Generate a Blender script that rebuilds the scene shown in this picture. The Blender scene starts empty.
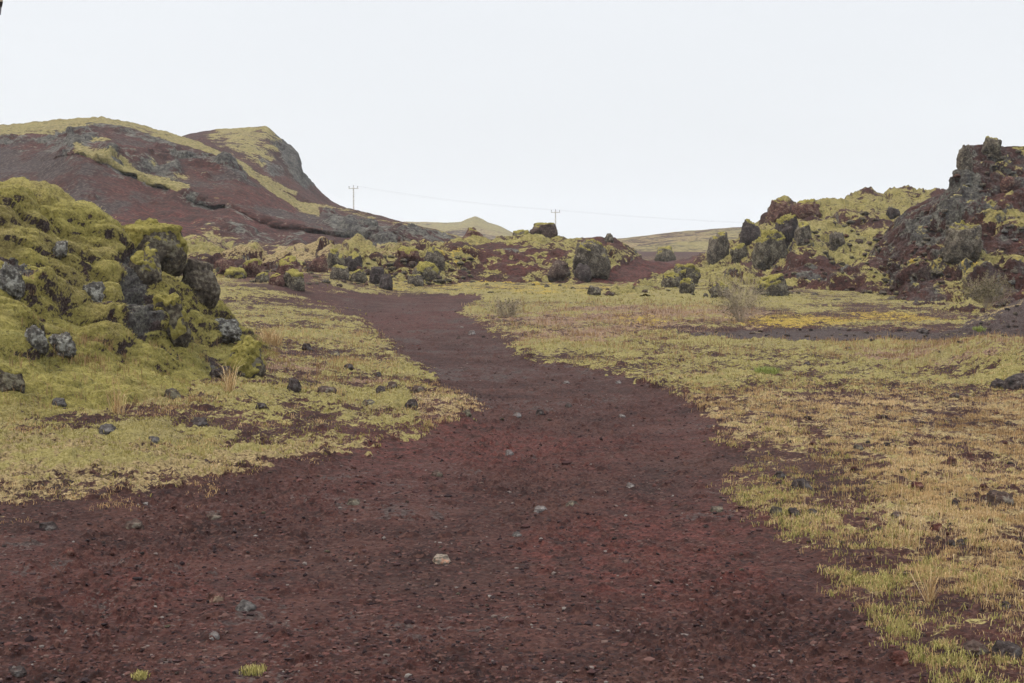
import bpy, bmesh, math, random
import numpy as np
from mathutils import Vector, Matrix

S = bpy.context.scene
COL = S.collection
rng = np.random.default_rng(7)
random.seed(7)

# ------------------------------------------------------------------ camera
F = 1422.0                       # focal length in pixels (50 mm on 36 mm)
CZ = 1.6
YH = 238.0
TH = math.atan((341.5 - YH) / F)
CT, ST = math.cos(TH), math.sin(TH)
cam = bpy.data.cameras.new('camera'); cam.lens = 50.0; cam.sensor_width = 36.0
cam.clip_start = 0.1; cam.clip_end = 5000
cam_o = bpy.data.objects.new('camera', cam); COL.objects.link(cam_o)
cam_o.location = (0, 0, CZ); cam_o.rotation_euler = (math.pi / 2 - TH, 0, 0)
S.camera = cam_o

def ray(px, py):
    u = (np.asarray(px, float) - 512) / F; v = (341.5 - np.asarray(py, float)) / F
    return u, CT + v * ST, -ST + v * CT
def at(px, py, D):               # point seen at a pixel, at forward ground distance D
    a, b, c = ray(px, py); t = D / b
    return a * t, b * t, CZ + c * t
def gnd(px, py):                 # point of the z=0 plane seen at a pixel
    a, b, c = ray(px, py); t = -CZ / c
    return a * t, b * t
def proj(x, y, z):
    d = y * CT - (z - CZ) * ST
    return 512 + F * x / d, 341.5 - F * ((z - CZ) * CT + y * ST) / d

# ------------------------------------------------------------------ noise
_P = np.random.default_rng(3).permutation(256).astype(np.int32); _P = np.concatenate([_P, _P, _P])
_g = np.random.default_rng(5).normal(size=(256, 3)); _G = (_g / np.linalg.norm(_g, axis=1)[:, None] * 1.25).astype(np.float32)
_a = np.random.default_rng(6).uniform(0, 2 * np.pi, 256); _G2 = np.stack([np.cos(_a), np.sin(_a)], 1).astype(np.float32) * 1.4
def _fade(t): return t * t * t * (t * (t * 6 - 15) + 10)
def n2(x, y):
    xf = np.floor(x); yf = np.floor(y); xi = xf.astype(np.int32) & 255; yi = yf.astype(np.int32) & 255
    dx = (x - xf).astype(np.float32); dy = (y - yf).astype(np.float32); u = _fade(dx); v = _fade(dy)
    def g(i, j):
        h = _P[_P[(xi + i) & 255] + ((yi + j) & 255)]
        return _G2[h, 0] * (dx - i) + _G2[h, 1] * (dy - j)
    a = g(0, 0); b = g(1, 0); c = g(0, 1); d = g(1, 1)
    a = a + u * (b - a); c = c + u * (d - c)
    return a + v * (c - a)
def n3(x, y, z):
    xf = np.floor(x); yf = np.floor(y); zf = np.floor(z)
    xi = xf.astype(np.int32) & 255; yi = yf.astype(np.int32) & 255; zi = zf.astype(np.int32) & 255
    dx = (x - xf).astype(np.float32); dy = (y - yf).astype(np.float32); dz = (z - zf).astype(np.float32)
    u = _fade(dx); v = _fade(dy); w = _fade(dz)
    def g(i, j, k):
        h = _P[_P[_P[(xi + i) & 255] + ((yi + j) & 255)] + ((zi + k) & 255)]
        return _G[h, 0] * (dx - i) + _G[h, 1] * (dy - j) + _G[h, 2] * (dz - k)
    def pl(k):
        a = g(0, 0, k); b = g(1, 0, k); c = g(0, 1, k); d = g(1, 1, k)
        a = a + u * (b - a); c = c + u * (d - c)
        return a + v * (c - a)
    a = pl(0); b = pl(1)
    return a + w * (b - a)
def fbm2(x, y, f, o=4, gain=.5, mode=0):
    s = 0; A = 1; t = 0
    for i in range(o):
        n = n2(x * f + 17.3 * i, y * f - 9.1 * i)
        if mode == 1: n = np.abs(n) * 2 - .5         # billow: round lumps, sharp creases
        if mode == 2: n = .5 - np.abs(n) * 2         # ridged
        s = s + A * n; t += A; A *= gain; f *= 2.03
    return s / t
def fbm3(p, f, o=4, gain=.5, mode=0, st=(1, 1, 1)):
    s = 0; A = 1; t = 0
    for i in range(o):
        n = n3(p[0] * f * st[0] + 17.3 * i, p[1] * f * st[1] - 9.1 * i, p[2] * f * st[2] + 4.7 * i)
        if mode == 1: n = np.abs(n) * 2 - .5
        if mode == 2: n = .5 - np.abs(n) * 2
        s = s + A * n; t += A; A *= gain; f *= 2.03
    return s / t
def wor2(x, y, f, seed=0):       # distance to nearest feature point, and a random value of its cell
    x = x * f; y = y * f; xf = np.floor(x); yf = np.floor(y); best = np.full(x.shape, 9., np.float32); val = np.zeros(x.shape, np.float32)
    xi = xf.astype(np.int32); yi = yf.astype(np.int32)
    for i in (-1, 0, 1):
        for j in (-1, 0, 1):
            h = _P[_P[(xi + i + seed) & 255] + ((yi + j) & 255)]; h2 = _P[h + 77]; h3 = _P[h + 151]
            dx = xf + i + h / 255. - x; dy = yf + j + h2 / 255. - y
            d = np.sqrt(dx * dx + dy * dy).astype(np.float32); m = d < best
            best = np.where(m, d, best); val = np.where(m, h3 / 255., val)
    return best, val
def sstep(a, b, x):
    t = np.clip((x - a) / (b - a), 0, 1); return t * t * (3 - 2 * t)
def sdf(x, y, pts):              # signed distance to a polygon, negative inside
    d = np.full(x.shape, 1e9); s = np.zeros(x.shape, bool); n = len(pts)
    for i in range(n):
        ax, ay = pts[i]; bx, by = pts[(i + 1) % n]
        ex, ey = bx - ax, by - ay; wx, wy = x - ax, y - ay
        t = np.clip((wx * ex + wy * ey) / (ex * ex + ey * ey + 1e-12), 0, 1)
        d = np.minimum(d, (wx - ex * t) ** 2 + (wy - ey * t) ** 2)
        c = ((ay <= y) != (by <= y))
        if ey != 0: s ^= c & (x < ax + ex * (y - ay) / ey)
    d = np.sqrt(d)
    return np.where(s, -d, d)
def dline(x, y, pts):
    d = np.full(x.shape, 1e9)
    for (ax, ay), (bx, by) in zip(pts[:-1], pts[1:]):
        ex, ey = bx - ax, by - ay; wx, wy = x - ax, y - ay
        t = np.clip((wx * ex + wy * ey) / (ex * ex + ey * ey + 1e-12), 0, 1)
        d = np.minimum(d, (wx - ex * t) ** 2 + (wy - ey * t) ** 2)
    return np.sqrt(d)

# ------------------------------------------------------------------ mesh helpers
def mesh_np(name, V, quads=None, tris=None, mat=None, parent=None, attrs=None, smooth=True):
    me = bpy.data.meshes.new(name)
    V = np.ascontiguousarray(V, np.float32)
    q = np.zeros((0, 4), np.int32) if quads is None else np.asarray(quads, np.int32)
    t = np.zeros((0, 3), np.int32) if tris is None else np.asarray(tris, np.int32)
    me.vertices.add(len(V)); me.vertices.foreach_set('co', V.ravel())
    me.loops.add(q.size + t.size); me.loops.foreach_set('vertex_index', np.concatenate([q.ravel(), t.ravel()]).astype(np.int32))
    np_ = len(q) + len(t); me.polygons.add(np_)
    st = np.concatenate([np.arange(len(q)) * 4, q.size + np.arange(len(t)) * 3]).astype(np.int32)
    me.polygons.foreach_set('loop_start', st)
    me.polygons.foreach_set('use_smooth', np.full(np_, smooth))
    me.update(calc_edges=True)
    for k, v in (attrs or {}).items():
        a = me.attributes.new(k, 'FLOAT', 'POINT'); a.data.foreach_set('value', np.ascontiguousarray(v, np.float32).ravel())
    o = bpy.data.objects.new(name, me); COL.objects.link(o)
    if mat: me.materials.append(mat)
    if parent: o.parent = parent
    return o
def grid_quads(nr, nc):
    i = np.arange(nr * nc).reshape(nr, nc)
    return np.stack([i[:-1, :-1], i[:-1, 1:], i[1:, 1:], i[1:, :-1]], -1).reshape(-1, 4)
def submesh(V, Q, attrs):
    u, inv = np.unique(Q, return_inverse=True)
    return V[u], inv.reshape(Q.shape), {k: v[u] for k, v in attrs.items()}
def grid_normals(P):             # P (3, nr, nc)
    du = np.stack([np.gradient(c, axis=1) for c in P]); dv = np.stack([np.gradient(c, axis=0) for c in P])
    n = np.cross(du, dv, axis=0); n /= np.linalg.norm(n, axis=0) + 1e-9
    return n
def tag(o, label=None, cat=None, group=None, kind=None):
    if label: o['label'] = label
    if cat: o['category'] = cat
    if group: o['group'] = group
    if kind: o['kind'] = kind
    return o
def smooth_cols(a, n):
    k = np.hanning(n + 2)[1:-1]; k /= k.sum(); p = n // 2
    return np.convolve(np.pad(a, (p, n - 1 - p), mode='edge'), k, mode='valid')

# ------------------------------------------------------------------ materials
class NT:
    def __init__(s, name):
        s.m = bpy.data.materials.new(name); s.m.use_nodes = True; s.t = s.m.node_tree; s.t.nodes.clear()
        s.out = s.n('ShaderNodeOutputMaterial'); s.b = s.n('ShaderNodeBsdfPrincipled')
        s.l(s.b.outputs[0], s.out.inputs[0]); s.b.inputs['Roughness'].default_value = .95
        s.b.inputs['Specular IOR Level'].default_value = .12
    def n(s, t): return s.t.nodes.new(t)
    def l(s, a, b): s.t.links.new(a, b)
    def put(s, v, i):
        if hasattr(v, 'is_output'): s.l(v, i)
        elif isinstance(v, tuple): i.default_value = (*v, 1) if len(v) == 3 and len(i.default_value) == 4 else v
        else: i.default_value = v
    def pos(s): return s.n('ShaderNodeNewGeometry').outputs['Position']
    def objc(s): return s.n('ShaderNodeTexCoord').outputs['Object']
    def attr(s, k):
        a = s.n('ShaderNodeAttribute'); a.attribute_name = k; return a.outputs['Fac']
    def noise(s, vec, sc, det=4, rough=.55, dist=0):
        a = s.n('ShaderNodeTexNoise'); s.l(vec, a.inputs['Vector']); a.inputs['Scale'].default_value = sc
        a.inputs['Detail'].default_value = det; a.inputs['Roughness'].default_value = rough; a.inputs['Distortion'].default_value = dist
        m = s.n('ShaderNodeMath'); m.operation = 'MULTIPLY_ADD'; m.use_clamp = True; s.l(a.outputs['Fac'], m.inputs[0]); m.inputs[1].default_value = 1.75; m.inputs[2].default_value = -.375
        return m.outputs[0]
    def vor(s, vec, sc, out='Distance', feat='F1'):
        a = s.n('ShaderNodeTexVoronoi'); a.feature = feat; s.l(vec, a.inputs['Vector']); a.inputs['Scale'].default_value = sc
        return a.outputs[out]
    def math(s, op, a, b=0., c=0.):
        m = s.n('ShaderNodeMath'); m.operation = op; s.put(a, m.inputs[0]); s.put(b, m.inputs[1])
        if op == 'MULTIPLY_ADD': s.put(c, m.inputs[2])
        return m.outputs[0]
    def step(s, v, a, b):
        m = s.n('ShaderNodeMapRange'); m.interpolation_type = 'SMOOTHSTEP'; s.put(v, m.inputs[0]); m.inputs[1].default_value = a; m.inputs[2].default_value = b
        return m.outputs[0]
    def mix(s, f, a, b):
        m = s.n('ShaderNodeMix'); m.data_type = 'RGBA'; s.put(f, m.inputs[0]); s.put(a, m.inputs[6]); s.put(b, m.inputs[7]); return m.outputs[2]
    def ramp(s, v, stops):
        r = s.n('ShaderNodeValToRGB'); e = r.color_ramp.elements
        while len(e) < len(stops): e.new(.5)
        for x, (p, c) in zip(e, stops): x.position = p; x.color = (*c, 1)
        s.l(v, r.inputs[0]); return r.outputs[0]
    def bump(s, h, st, d):
        b = s.n('ShaderNodeBump'); b.inputs['Strength'].default_value = st; b.inputs['Distance'].default_value = d
        s.l(h, b.inputs['Height']); return b.outputs[0]

def terrain_mat(name, sc=1.0, bumpd=.02, dull=0.):
    """sc: size of the finest texture (1 near, larger numbers = coarser, for far hills)."""
    m = NT(name); p = m.pos()
    nf = m.noise(p, 38 / sc, 5, .65); nm = m.noise(p, 9 / sc, 5, .6); nl = m.noise(p, 1.6 / sc, 4, .6); ng = m.noise(p, 130 / sc, 3, .7)
    cell = m.vor(p, 45 / sc, 'Color'); cb = m.n('ShaderNodeSeparateColor'); m.l(cell, cb.inputs[0]); cr = cb.outputs[0]
    soil = m.ramp(m.math('MULTIPLY_ADD', nf, .5, m.math('MULTIPLY', nl, .5)), [(.22, (.0095, .0045, .0039)), (.5, (.0272, .0110, .0090)), (.8, (.064, .029, .0225))])
    soil = m.mix(m.math('MULTIPLY', m.step(cr, .78, .95), .6), soil, (.07, .034, .026))
    soil = m.mix(m.math('MULTIPLY', m.step(cr, .16, .03), .55), soil, (.012, .009, .01))
    nd_ = m.noise(p, .55 / sc, 3, .55); soil = m.mix(m.math('MULTIPLY', m.step(nd_, .5, .8), .28), soil, m.ramp(nf, [(.2, (.03, .016, .0125)), (.8, (.066, .036, .028))]))
    red = m.ramp(nf, [(.22, (.022, .008, .007)), (.5, (.054, .0165, .0135)), (.8, (.10, .036, .028))])
    def msk(k, amt=1.25, lo=.40, hi=.60, w=None):
        n = m.math('ADD', m.math('MULTIPLY', nl, .3), m.math('ADD', m.math('MULTIPLY', nm, .45), m.math('MULTIPLY', nf, .25))) if w is None else w
        v = m.math('ADD', m.attr(k), m.math('MULTIPLY', m.math('SUBTRACT', n, .5), amt * 2))
        return m.math('MULTIPLY', m.step(v, lo, hi), m.step(m.attr(k), .02, .12))
    col = m.mix(m.math('MULTIPLY', m.attr('red'), m.step(nm, .25, .7)), soil, red)
    grav = m.ramp(nf, [(.2, (.014, .010, .0095)), (.5, (.033, .0225, .0205)), (.8, (.075, .055, .049))])
    col = m.mix(msk('gravel'), col, grav)
    rk = m.ramp(m.math('MULTIPLY_ADD', nf, .6, m.math('MULTIPLY', nm, .4)), [(.3, (.015, .014, .014)), (.48, (.042, .037, .034)), (.64, (.085, .08, .066)), (.84, (.15, .145, .12))])
    col = m.mix(msk('rock'), col, rk)
    hea = m.ramp(nf, [(.15, (.05, .03, .022)), (.5, (.13, .08, .055)), (.85, (.24, .16, .09))])
    col = m.mix(msk('heath'), col, hea)
    gr = m.ramp(nf, [(.15, (.04, .026, .014)), (.4, (.125, .092, .043)), (.65, (.215, .16, .078)), (.9, (.32, .24, .135))])
    col = m.mix(msk('grass', 1.3, .36, .66), col, gr)
    mo = m.ramp(m.math('MULTIPLY_ADD', nf, .45, m.math('MULTIPLY_ADD', nm, .35, m.math('MULTIPLY', nl, .2))),
                [(.15, (.028, .022, .008)), (.34, (.088, .073, .017)), (.5, (.152, .130, .032)), (.68, (.218, .186, .054)), (.88, (.31, .258, .11))])
    nt_ = m.noise(p, 1.05 / sc, 5, .65, .6); mo = m.mix(m.math('MULTIPLY', m.step(nt_, .42, .8), .6), mo, m.ramp(nf, [(.15, (.04, .028, .012)), (.5, (.115, .088, .038)), (.85, (.2, .155, .075))]))
    mo = m.mix(m.math('MULTIPLY', m.step(nt_, .4, .1), .45), mo, m.ramp(nf, [(.2, (.03, .032, .012)), (.8, (.13, .135, .055))]))
    mo = m.mix(dull, mo, m.ramp(nf, [(.15, (.05, .037, .018)), (.5, (.135, .108, .055)), (.85, (.24, .195, .115))]))
    gap = m.math('MULTIPLY', m.step(m.noise(p, 24 / sc, 4, .7, .5), .46, .12), .8); mo = m.mix(gap, mo, m.mix(nf, (.022, .016, .008), (.07, .055, .022)))
    col = m.mix(msk('moss'), col, mo)
    ye = m.ramp(nf, [(.25, (.09, .06, .012)), (.5, (.2, .135, .02)), (.75, (.3, .22, .05))])
    col = m.mix(msk('yellow', 1.5), col, ye)
    m.put(col, m.b.inputs['Base Color'])
    h = m.math('MULTIPLY_ADD', nf, .6, m.math('MULTIPLY_ADD', ng, .25, m.math('MULTIPLY', cr, .25)))
    m.l(m.bump(h, .7, bumpd * sc), m.b.inputs['Normal'])
    return m.m
M_NEAR = terrain_mat('soil moss and grass ground', 1.0, .03, .42)
M_MOUND = terrain_mat('thick cushion moss', 1.0, .03, .08)
M_MID = terrain_mat('moss and scoria slope', 3.0, .03, .38)
M_FAR = terrain_mat('quarried scoria hillside', 7.0, .03, .55)
M_VFAR = terrain_mat('distant grassy hill', 20.0, .03, .6)

def rock_mat(name, dark, midc, light, lichen, lich_amt, moss_amt, sc=1.):
    m = NT(name); p = m.objc(); g = m.n('ShaderNodeNewGeometry')
    n1 = m.noise(p, 5 * sc, 6, .65); n2_ = m.noise(p, 22 * sc, 5, .65); n3_ = m.noise(p, 2 * sc, 4, .6)
    col = m.ramp(m.math('MULTIPLY_ADD', n1, .5, m.math('MULTIPLY', n2_, .5)), [(.3, dark), (.5, midc), (.72, light)])
    li = m.step(m.math('ADD', m.math('MULTIPLY', n2_, .55), m.math('MULTIPLY', n1, .55)), .68 - .2 * lich_amt, .74 - .2 * lich_amt)
    col = m.mix(m.math('MULTIPLY', li, .55), col, lichen)
    sp = m.n('ShaderNodeSeparateXYZ'); m.l(g.outputs['Normal'], sp.inputs[0])
    mv = m.math('ADD', m.math('MULTIPLY', sp.outputs[2], .5), m.math('ADD', m.math('MULTIPLY', n3_, .9), m.math('MULTIPLY', n2_, .5)))
    mo = m.ramp(n2_, [(.2, (.04, .033, .011)), (.5, (.12, .10, .032)), (.8, (.20, .168, .06))])
    col = m.mix(m.math('MULTIPLY', m.step(mv, 1.55 - .75 * moss_amt, 1.68 - .75 * moss_amt), .9), col, mo)
    m.put(col, m.b.inputs['Base Color'])
    m.l(m.bump(m.math('MULTIPLY_ADD', n2_, .6, m.math('MULTIPLY', n1, .6)), .8, .05 / sc), m.b.inputs['Normal'])
    return m.m
LI = (.17, .17, .15)
R_GREY = rock_mat('lichen grey lava rock', (.018, .0145, .012), (.066, .053, .041), (.13, .108, .080), (.16, .143, .108), .4, .48)
R_MOSSY = rock_mat('grey lava rock with moss', (.018, .0145, .0115), (.062, .050, .037), (.13, .11, .078), (.16, .145, .10), .45, .6)
R_DARK = rock_mat('dark lava rock', (.011, .009, .0085), (.035, .026, .024), (.075, .058, .052), (.09, .085, .08), .1, 0)
R_RED = rock_mat('red scoria rock', (.022, .011, .009), (.065, .03, .024), (.12, .065, .048), (.15, .12, .085), .3, .4)
R_REDB = rock_mat('bare red scoria stone', (.02, .008, .007), (.06, .021, .016), (.12, .05, .038), (.16, .1, .08), .05, -.6)
R_PALE = rock_mat('pale lichen crusted rock', (.02, .018, .016), (.075, .068, .06), (.17, .16, .14), (.24, .235, .2), .45, .3)
R_BROWN = rock_mat('brown lava rock', (.019, .012, .01), (.056, .037, .03), (.11, .076, .062), (.13, .12, .09), .2, .1)
R_STONE = rock_mat('pale grey pebble', (.05, .04, .037), (.10, .085, .08), (.17, .152, .142), (.21, .19, .18), .3, -1)
R_TAN = rock_mat('tan stone with orange crust', (.09, .07, .055), (.17, .14, .11), (.26, .2, .16), (.3, .13, .07), .3, -1, 2.)
R_BLUE = rock_mat('blue grey stone', (.022, .019, .018), (.055, .048, .045), (.10, .09, .085), (.14, .13, .12), .15, -1)
def moss_mat():
    m = NT('cushion moss'); p = m.pos()
    a = m.noise(p, 26, 5, .65); b = m.noise(p, 5, 4, .6); c = m.noise(p, 110, 2, .7)
    col = m.ramp(m.math('MULTIPLY_ADD', a, .55, m.math('MULTIPLY', b, .45)), [(.15, (.03, .025, .008)), (.34, (.088, .073, .017)), (.5, (.16, .136, .034)), (.7, (.232, .197, .058)), (.88, (.31, .258, .115))])
    m.put(col, m.b.inputs['Base Color']); m.l(m.bump(m.math('MULTIPLY_ADD', c, .5, m.math('MULTIPLY', a, .8)), .8, .03), m.b.inputs['Normal'])
    return m.m
M_MOSS = moss_mat()
def tint_mat(name, stops, transl=.25):
    m = NT(name); col = m.ramp(m.attr('tint'), stops); m.put(col, m.b.inputs['Base Color'])
    tr = m.n('ShaderNodeBsdfTranslucent'); m.l(col, tr.inputs[0]); mx = m.n('ShaderNodeMixShader'); mx.inputs[0].default_value = transl
    m.l(m.b.outputs[0], mx.inputs[1]); m.l(tr.outputs[0], mx.inputs[2]); m.l(mx.outputs[0], m.out.inputs[0])
    return m.m
G_DRY = tint_mat('dry tan grass', [(0, (.17, .10, .05)), (.35, (.34, .22, .10)), (.7, (.46, .325, .165)), (1, (.54, .43, .27))])
G_GREEN = tint_mat('yellow green grass', [(0, (.10, .10, .025)), (.5, (.25, .22, .07)), (1, (.38, .32, .13))])
G_LUSH = tint_mat('fresh green grass', [(0, (.10, .12, .03)), (.5, (.19, .22, .06)), (1, (.30, .31, .11))])
G_HEATH = tint_mat('russet heath stems', [(0, (.09, .05, .03)), (.5, (.22, .13, .07)), (1, (.38, .26, .13))])
G_MOSS = tint_mat('moss fibres', [(0, (.06, .052, .014)), (.4, (.14, .118, .032)), (.75, (.22, .184, .057)), (1, (.31, .258, .11))])
def plain(name, c, rough=.8):
    m = NT(name); n = m.noise(m.objc(), 3, 4, .6); m.put(m.mix(n, tuple(x * .6 for x in c), tuple(x * 1.4 for x in c)), m.b.inputs['Base Color'])
    m.b.inputs['Roughness'].default_value = rough; return m.m
M_WOOD = plain('weathered pole wood', (.5, .47, .44)); M_METAL = plain('dull metal', (.12, .12, .125), .5)
M_TWIG = plain('grey brown twigs', (.27, .22, .16)); M_PORC = plain('glazed insulator', (.14, .11, .1), .3)

# ------------------------------------------------------------------ ground and path
PATH = [(-900, 1500), (-900, 540), (-60, 512), (40, 506), (120, 498), (200, 482), (290, 462), (380, 438), (462, 418), (474, 408), (452, 392), (425, 372), (392, 346),
        (366, 326), (345, 306), (335, 299), (380, 295.5), (440, 294.5), (482, 295), (486, 298), (462, 306), (462, 312), (488, 326), (508, 342), (528, 360), (600, 368), (650, 384), (690, 398), (718, 420), (738, 450),
        (728, 490), (752, 520), (800, 545), (840, 575), (872, 610), (915, 655), (970, 690), (1100, 900), (1500, 1500)]
PATHW = [tuple(float(c) for c in gnd(px, py)) for px, py in PATH]
nd = np.linspace(-30, 1054, 1130)
side = np.array([60, 110, 170, 240, 330, 450, 600, 800, 1050, 1400, 1900.])
PXc = np.concatenate([-30 - side[::-1], nd, 1054 + side])
rows = np.concatenate([[1.2, 1.8, 2.5, 3.2], 1.0 / np.linspace(1 / 4.0, 1 / 55.0, 800)[0:]])
far = np.geomspace(58, 900, 40); DR = np.concatenate([rows, far])
A = ((PXc - 512) / F / CT).astype(np.float64)
X = A[None, :] * DR[:, None]; Y = np.repeat(DR[:, None], len(PXc), 1)
X = X + 0.
PX, PY = proj(X, Y, 0 * X)
sd = sdf(X, Y, PATHW)                                    # metres
leftside = (X < np.interp(Y, [0, 10, 14, 20, 30, 40], [0, -.5, -1.0, -1.8, -3, -3]))
edge = sd + (.22 + .35 * leftside) * fbm2(X, Y, 1.1, 4) + (.25 + .3 * leftside) * fbm2(X, Y, 4.5, 3) * np.clip(Y / 10, .5, 1.5)
pathm = sstep(.04, -.04, edge)
near_path = sstep(1.3, .0, sd)
def gell(cx, cy, rx, ry, soft=.5):                       # ellipse given in pixels, laid on the ground
    gx, gy = gnd(cx, cy); r_x = rx / F * gy; y0 = gnd(cx, cy + ry)[1]; y1 = gnd(cx, max(cy - ry, 243))[1]
    ry_ = np.where(Y > gy, y1 - gy, gy - y0)
    d = np.sqrt(((X - gx) / r_x) ** 2 + ((Y - gy) / ry_) ** 2) + .35 * fbm2(X, Y, 1.6 * 12 / gy, 4)
    return sstep(1 + soft, 1 - soft, d)
bign = fbm2(X, Y, .55, 4); midn = fbm2(X, Y, 2.3, 4); fin = fbm2(X, Y, 7.5, 3)
off = 1 - pathm
left = (X < np.interp(Y, [0, 10, 14, 20, 30, 40], [0, -.5, -1.0, -1.8, -3, -3]))
W = lambda a, b, c, d: sstep(a, b, PY) * sstep(d, c, PY)     # band of rows on the flat ground
at_ = {}
mossL = np.where(left, sstep(515, 455, PY + 60 * bign), 0) * off
mossL *= np.clip(.55 + .8 * bign + .6 * midn, .1, 1)
mossR = np.where(left, 0, W(338, 350, 380, 410) * (.55 + .7 * bign + .4 * midn) + (.12 + .3 * bign) * sstep(385, 460, PY) + W(250, 270, 300, 314) * (.62 + .8 * bign) + W(300, 314, 340, 350) * (.3 + bign))
grassL = np.where(left, W(300, 340, 430, 520) * (.55 + .9 * bign + .5 * midn), 0)
grassR = np.where(left, 0, sstep(372, 405, PY) * (.72 + .6 * midn) + W(296, 312, 350, 380) * (.35 + .5 * midn))
at_['moss'] = np.clip(mossL * (1 - .65 * sstep(420, 460, PY) * sstep(.9, .0, sd + .4 * midn + .4 * bign)) + mossR * off, 0, 1) * np.where(Y > 48, 1, 1)
edgefade = .25 + .75 * sstep(.05, 1.1, sd + .5 * midn + .5 * bign)
edgefade = 1 - sstep(425, 475, PY) * (1 - edgefade)
mossR = mossR * edgefade; grassR = grassR * edgefade
at_['grass'] = np.clip((grassL * .9 + np.where(left, 1, 0) * .55 * sstep(440, 465, PY) * sstep(-.5, .5, sd + midn) + grassR * .6) * off , 0, 1) * (1 - .0 * X)
heath = gell(600, 315, 150, 13) * .65 + gell(720, 312, 60, 8) * .4 + gell(940, 355, 90, 16) * .95 + gell(1000, 350, 60, 16) * .5 + gell(640, 343, 90, 10) * .4 + gell(560, 338, 60, 12) * .4 + gell(235, 292, 110, 12) * .5 + gell(290, 372, 60, 9) * .6 + gell(350, 380, 50, 10) * .3
heath = heath + np.where(left, .5, .38) * sstep(.0, .3, fbm2(X + 40, Y, .8, 4)) * W(310, 335, 410, 440)
at_['heath'] = np.clip(heath * off, 0, 1)
at_['yellow'] = np.clip((gell(800, 321, 65, 4.5) * .62 + gell(900, 318, 40, 6) * .5 + gell(780, 326, 40, 3) * .5 + gell(560, 292, 80, 4) * .35 + gell(640, 320, 25, 6) * .4 + gell(420, 288, 70, 5) * .3) * off, 0, 1)
strip = sstep(2.2, -2.2, sdf(PX, PY, [(680, 333), (740, 330), (800, 327.5), (870, 328.5), (960, 332), (1015, 338), (960, 343.5), (800, 340.5), (700, 338)]) + 5 * fbm2(X, Y, 1.3, 4))
gravel = 1.1 * strip + 0 * gell(800, 334.5, 130, 6.0) * 1.1 + gell(930, 337, 70, 5) + gell(640, 318, 70, 5) * .7 + gell(520, 322, 30, 5) * .6 + gell(840, 357, 60, 4) * .55 + gell(850, 372, 45, 7) * .5 + gell(400, 300, 60, 4) * .7 + gell(640, 350, 90, 4) * .3
at_['gravel'] = np.clip(gravel * off + pathm * (.25 * sstep(430, 360, PY) * (PY > 300) + .25 * sstep(.0, .25, bign)), 0, 1)
bare2 = sstep(4, -4, sdf(PX, PY, [(200, 280), (262, 283), (330, 293), (356, 299), (350, 316), (300, 306), (240, 298), (200, 292)]) + 14 * fbm2(X, Y, .9, 4))
for k in ('moss', 'grass', 'heath', 'yellow'): at_[k] = at_[k] * (1 - .85 * bare2) * (1 - .95 * strip)
at_['moss'] = np.clip(at_['moss'] + (gell(560, 338, 70, 3) * .0 + gell(480, 312, 55, 3.5) * .9 + gell(590, 348, 60, 3) * .6 + gell(560, 297, 120, 5) * .7 + gell(700, 299, 90, 6) * .8 + gell(800, 345, 140, 4) * .6) * off, 0, 1)
redp = gell(650, 545, 130, 45) * .75 + gell(420, 437, 130, 22) * .85 + gell(420, 318, 70, 14) * .8 + gell(560, 445, 150, 18) * .45 + gell(260, 292, 60, 12) * .6 + gell(200, 560, 130, 40) * .25
at_['red'] = np.clip(redp + 1.2 * (bign + .1), 0, 1)
# relief
wd, wv = wor2(X, Y, 14.0); wd2, wv2 = wor2(X, Y, 31.0, 9); wd3, wv3 = wor2(X, Y, 5.0, 33)
wear = .35 + 1.3 * sstep(-.25, .3, fbm2(X + .15 * Y, Y * .22, .9, 3))
clod = wear * sstep(.45, .1, wd) * (wv > .6) * wv * .018 + wear * sstep(.5, .15, wd2) * (wv2 > .45) * .009 + sstep(.35, .1, wd3) * (wv3 > .75) * .028
Z = .045 * bign + .012 * midn + .013 * fin + .006 * fbm2(X, Y, 26, 2) + clod * np.where(pathm > .5, .8, .5)
veg = np.clip(at_['moss'] + at_['grass'] + at_['heath'], 0, 1) * off
Z += veg * (.03 + .055 * fbm2(X, Y, 3.0, 4, mode=1) + .04 * fbm2(X, Y, 8., 4, .6, 1))
Z += -.05 * sstep(.3, -.5, sd) + .018 * fbm2(X * .5 + Y * .12, Y * .25, 2.6, 2) * pathm
Z += gell(1045, 374, 80, 20, .6) * .28 + gell(262, 296, 85, 13, .6) * .42 + .25 * sstep(38, 50, Y)
Z += strip * (-.05 + .09 * fbm2(X, Y, 2.2, 5, .65))
Z += np.where(left, 1, 0) * sstep(.3, 2.2, sd) * .10
fade = 1 / (1 + (Y / 60) ** 4); Z *= fade
fade_in = sstep(1., 3., Y); Z *= fade_in
V = np.stack([X, Y, Z], -1).reshape(-1, 3); Q = grid_quads(len(DR), len(PXc))
Q = Q[:, ::-1] if grid_normals(np.stack([X, Y, Z]))[2].mean() < 0 else Q
AT = {k: v.ravel() for k, v in at_.items()}
pm = pathm.ravel()[Q].mean(1) > .5
v_, q_, a_ = submesh(V, Q[~pm], AT); ground = tag(mesh_np('ground', v_, q_, mat=M_NEAR, attrs=a_), kind='structure')
ground['label'] = 'patchy moss and dry grass ground on both sides of the red track'
v_, q_, a_ = submesh(V, Q[pm], AT); path = tag(mesh_np('path', v_, q_, mat=M_NEAR, attrs=a_), kind='structure')
path['label'] = 'winding dark red scoria track through the middle of the picture'
GR = dict(X=X, Y=Y, Z=Z, PX=PX, PY=PY, path=pathm, sd=sd, left=left, bign=bign, midn=midn, **{'a_' + k: v for k, v in at_.items()})

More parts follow.
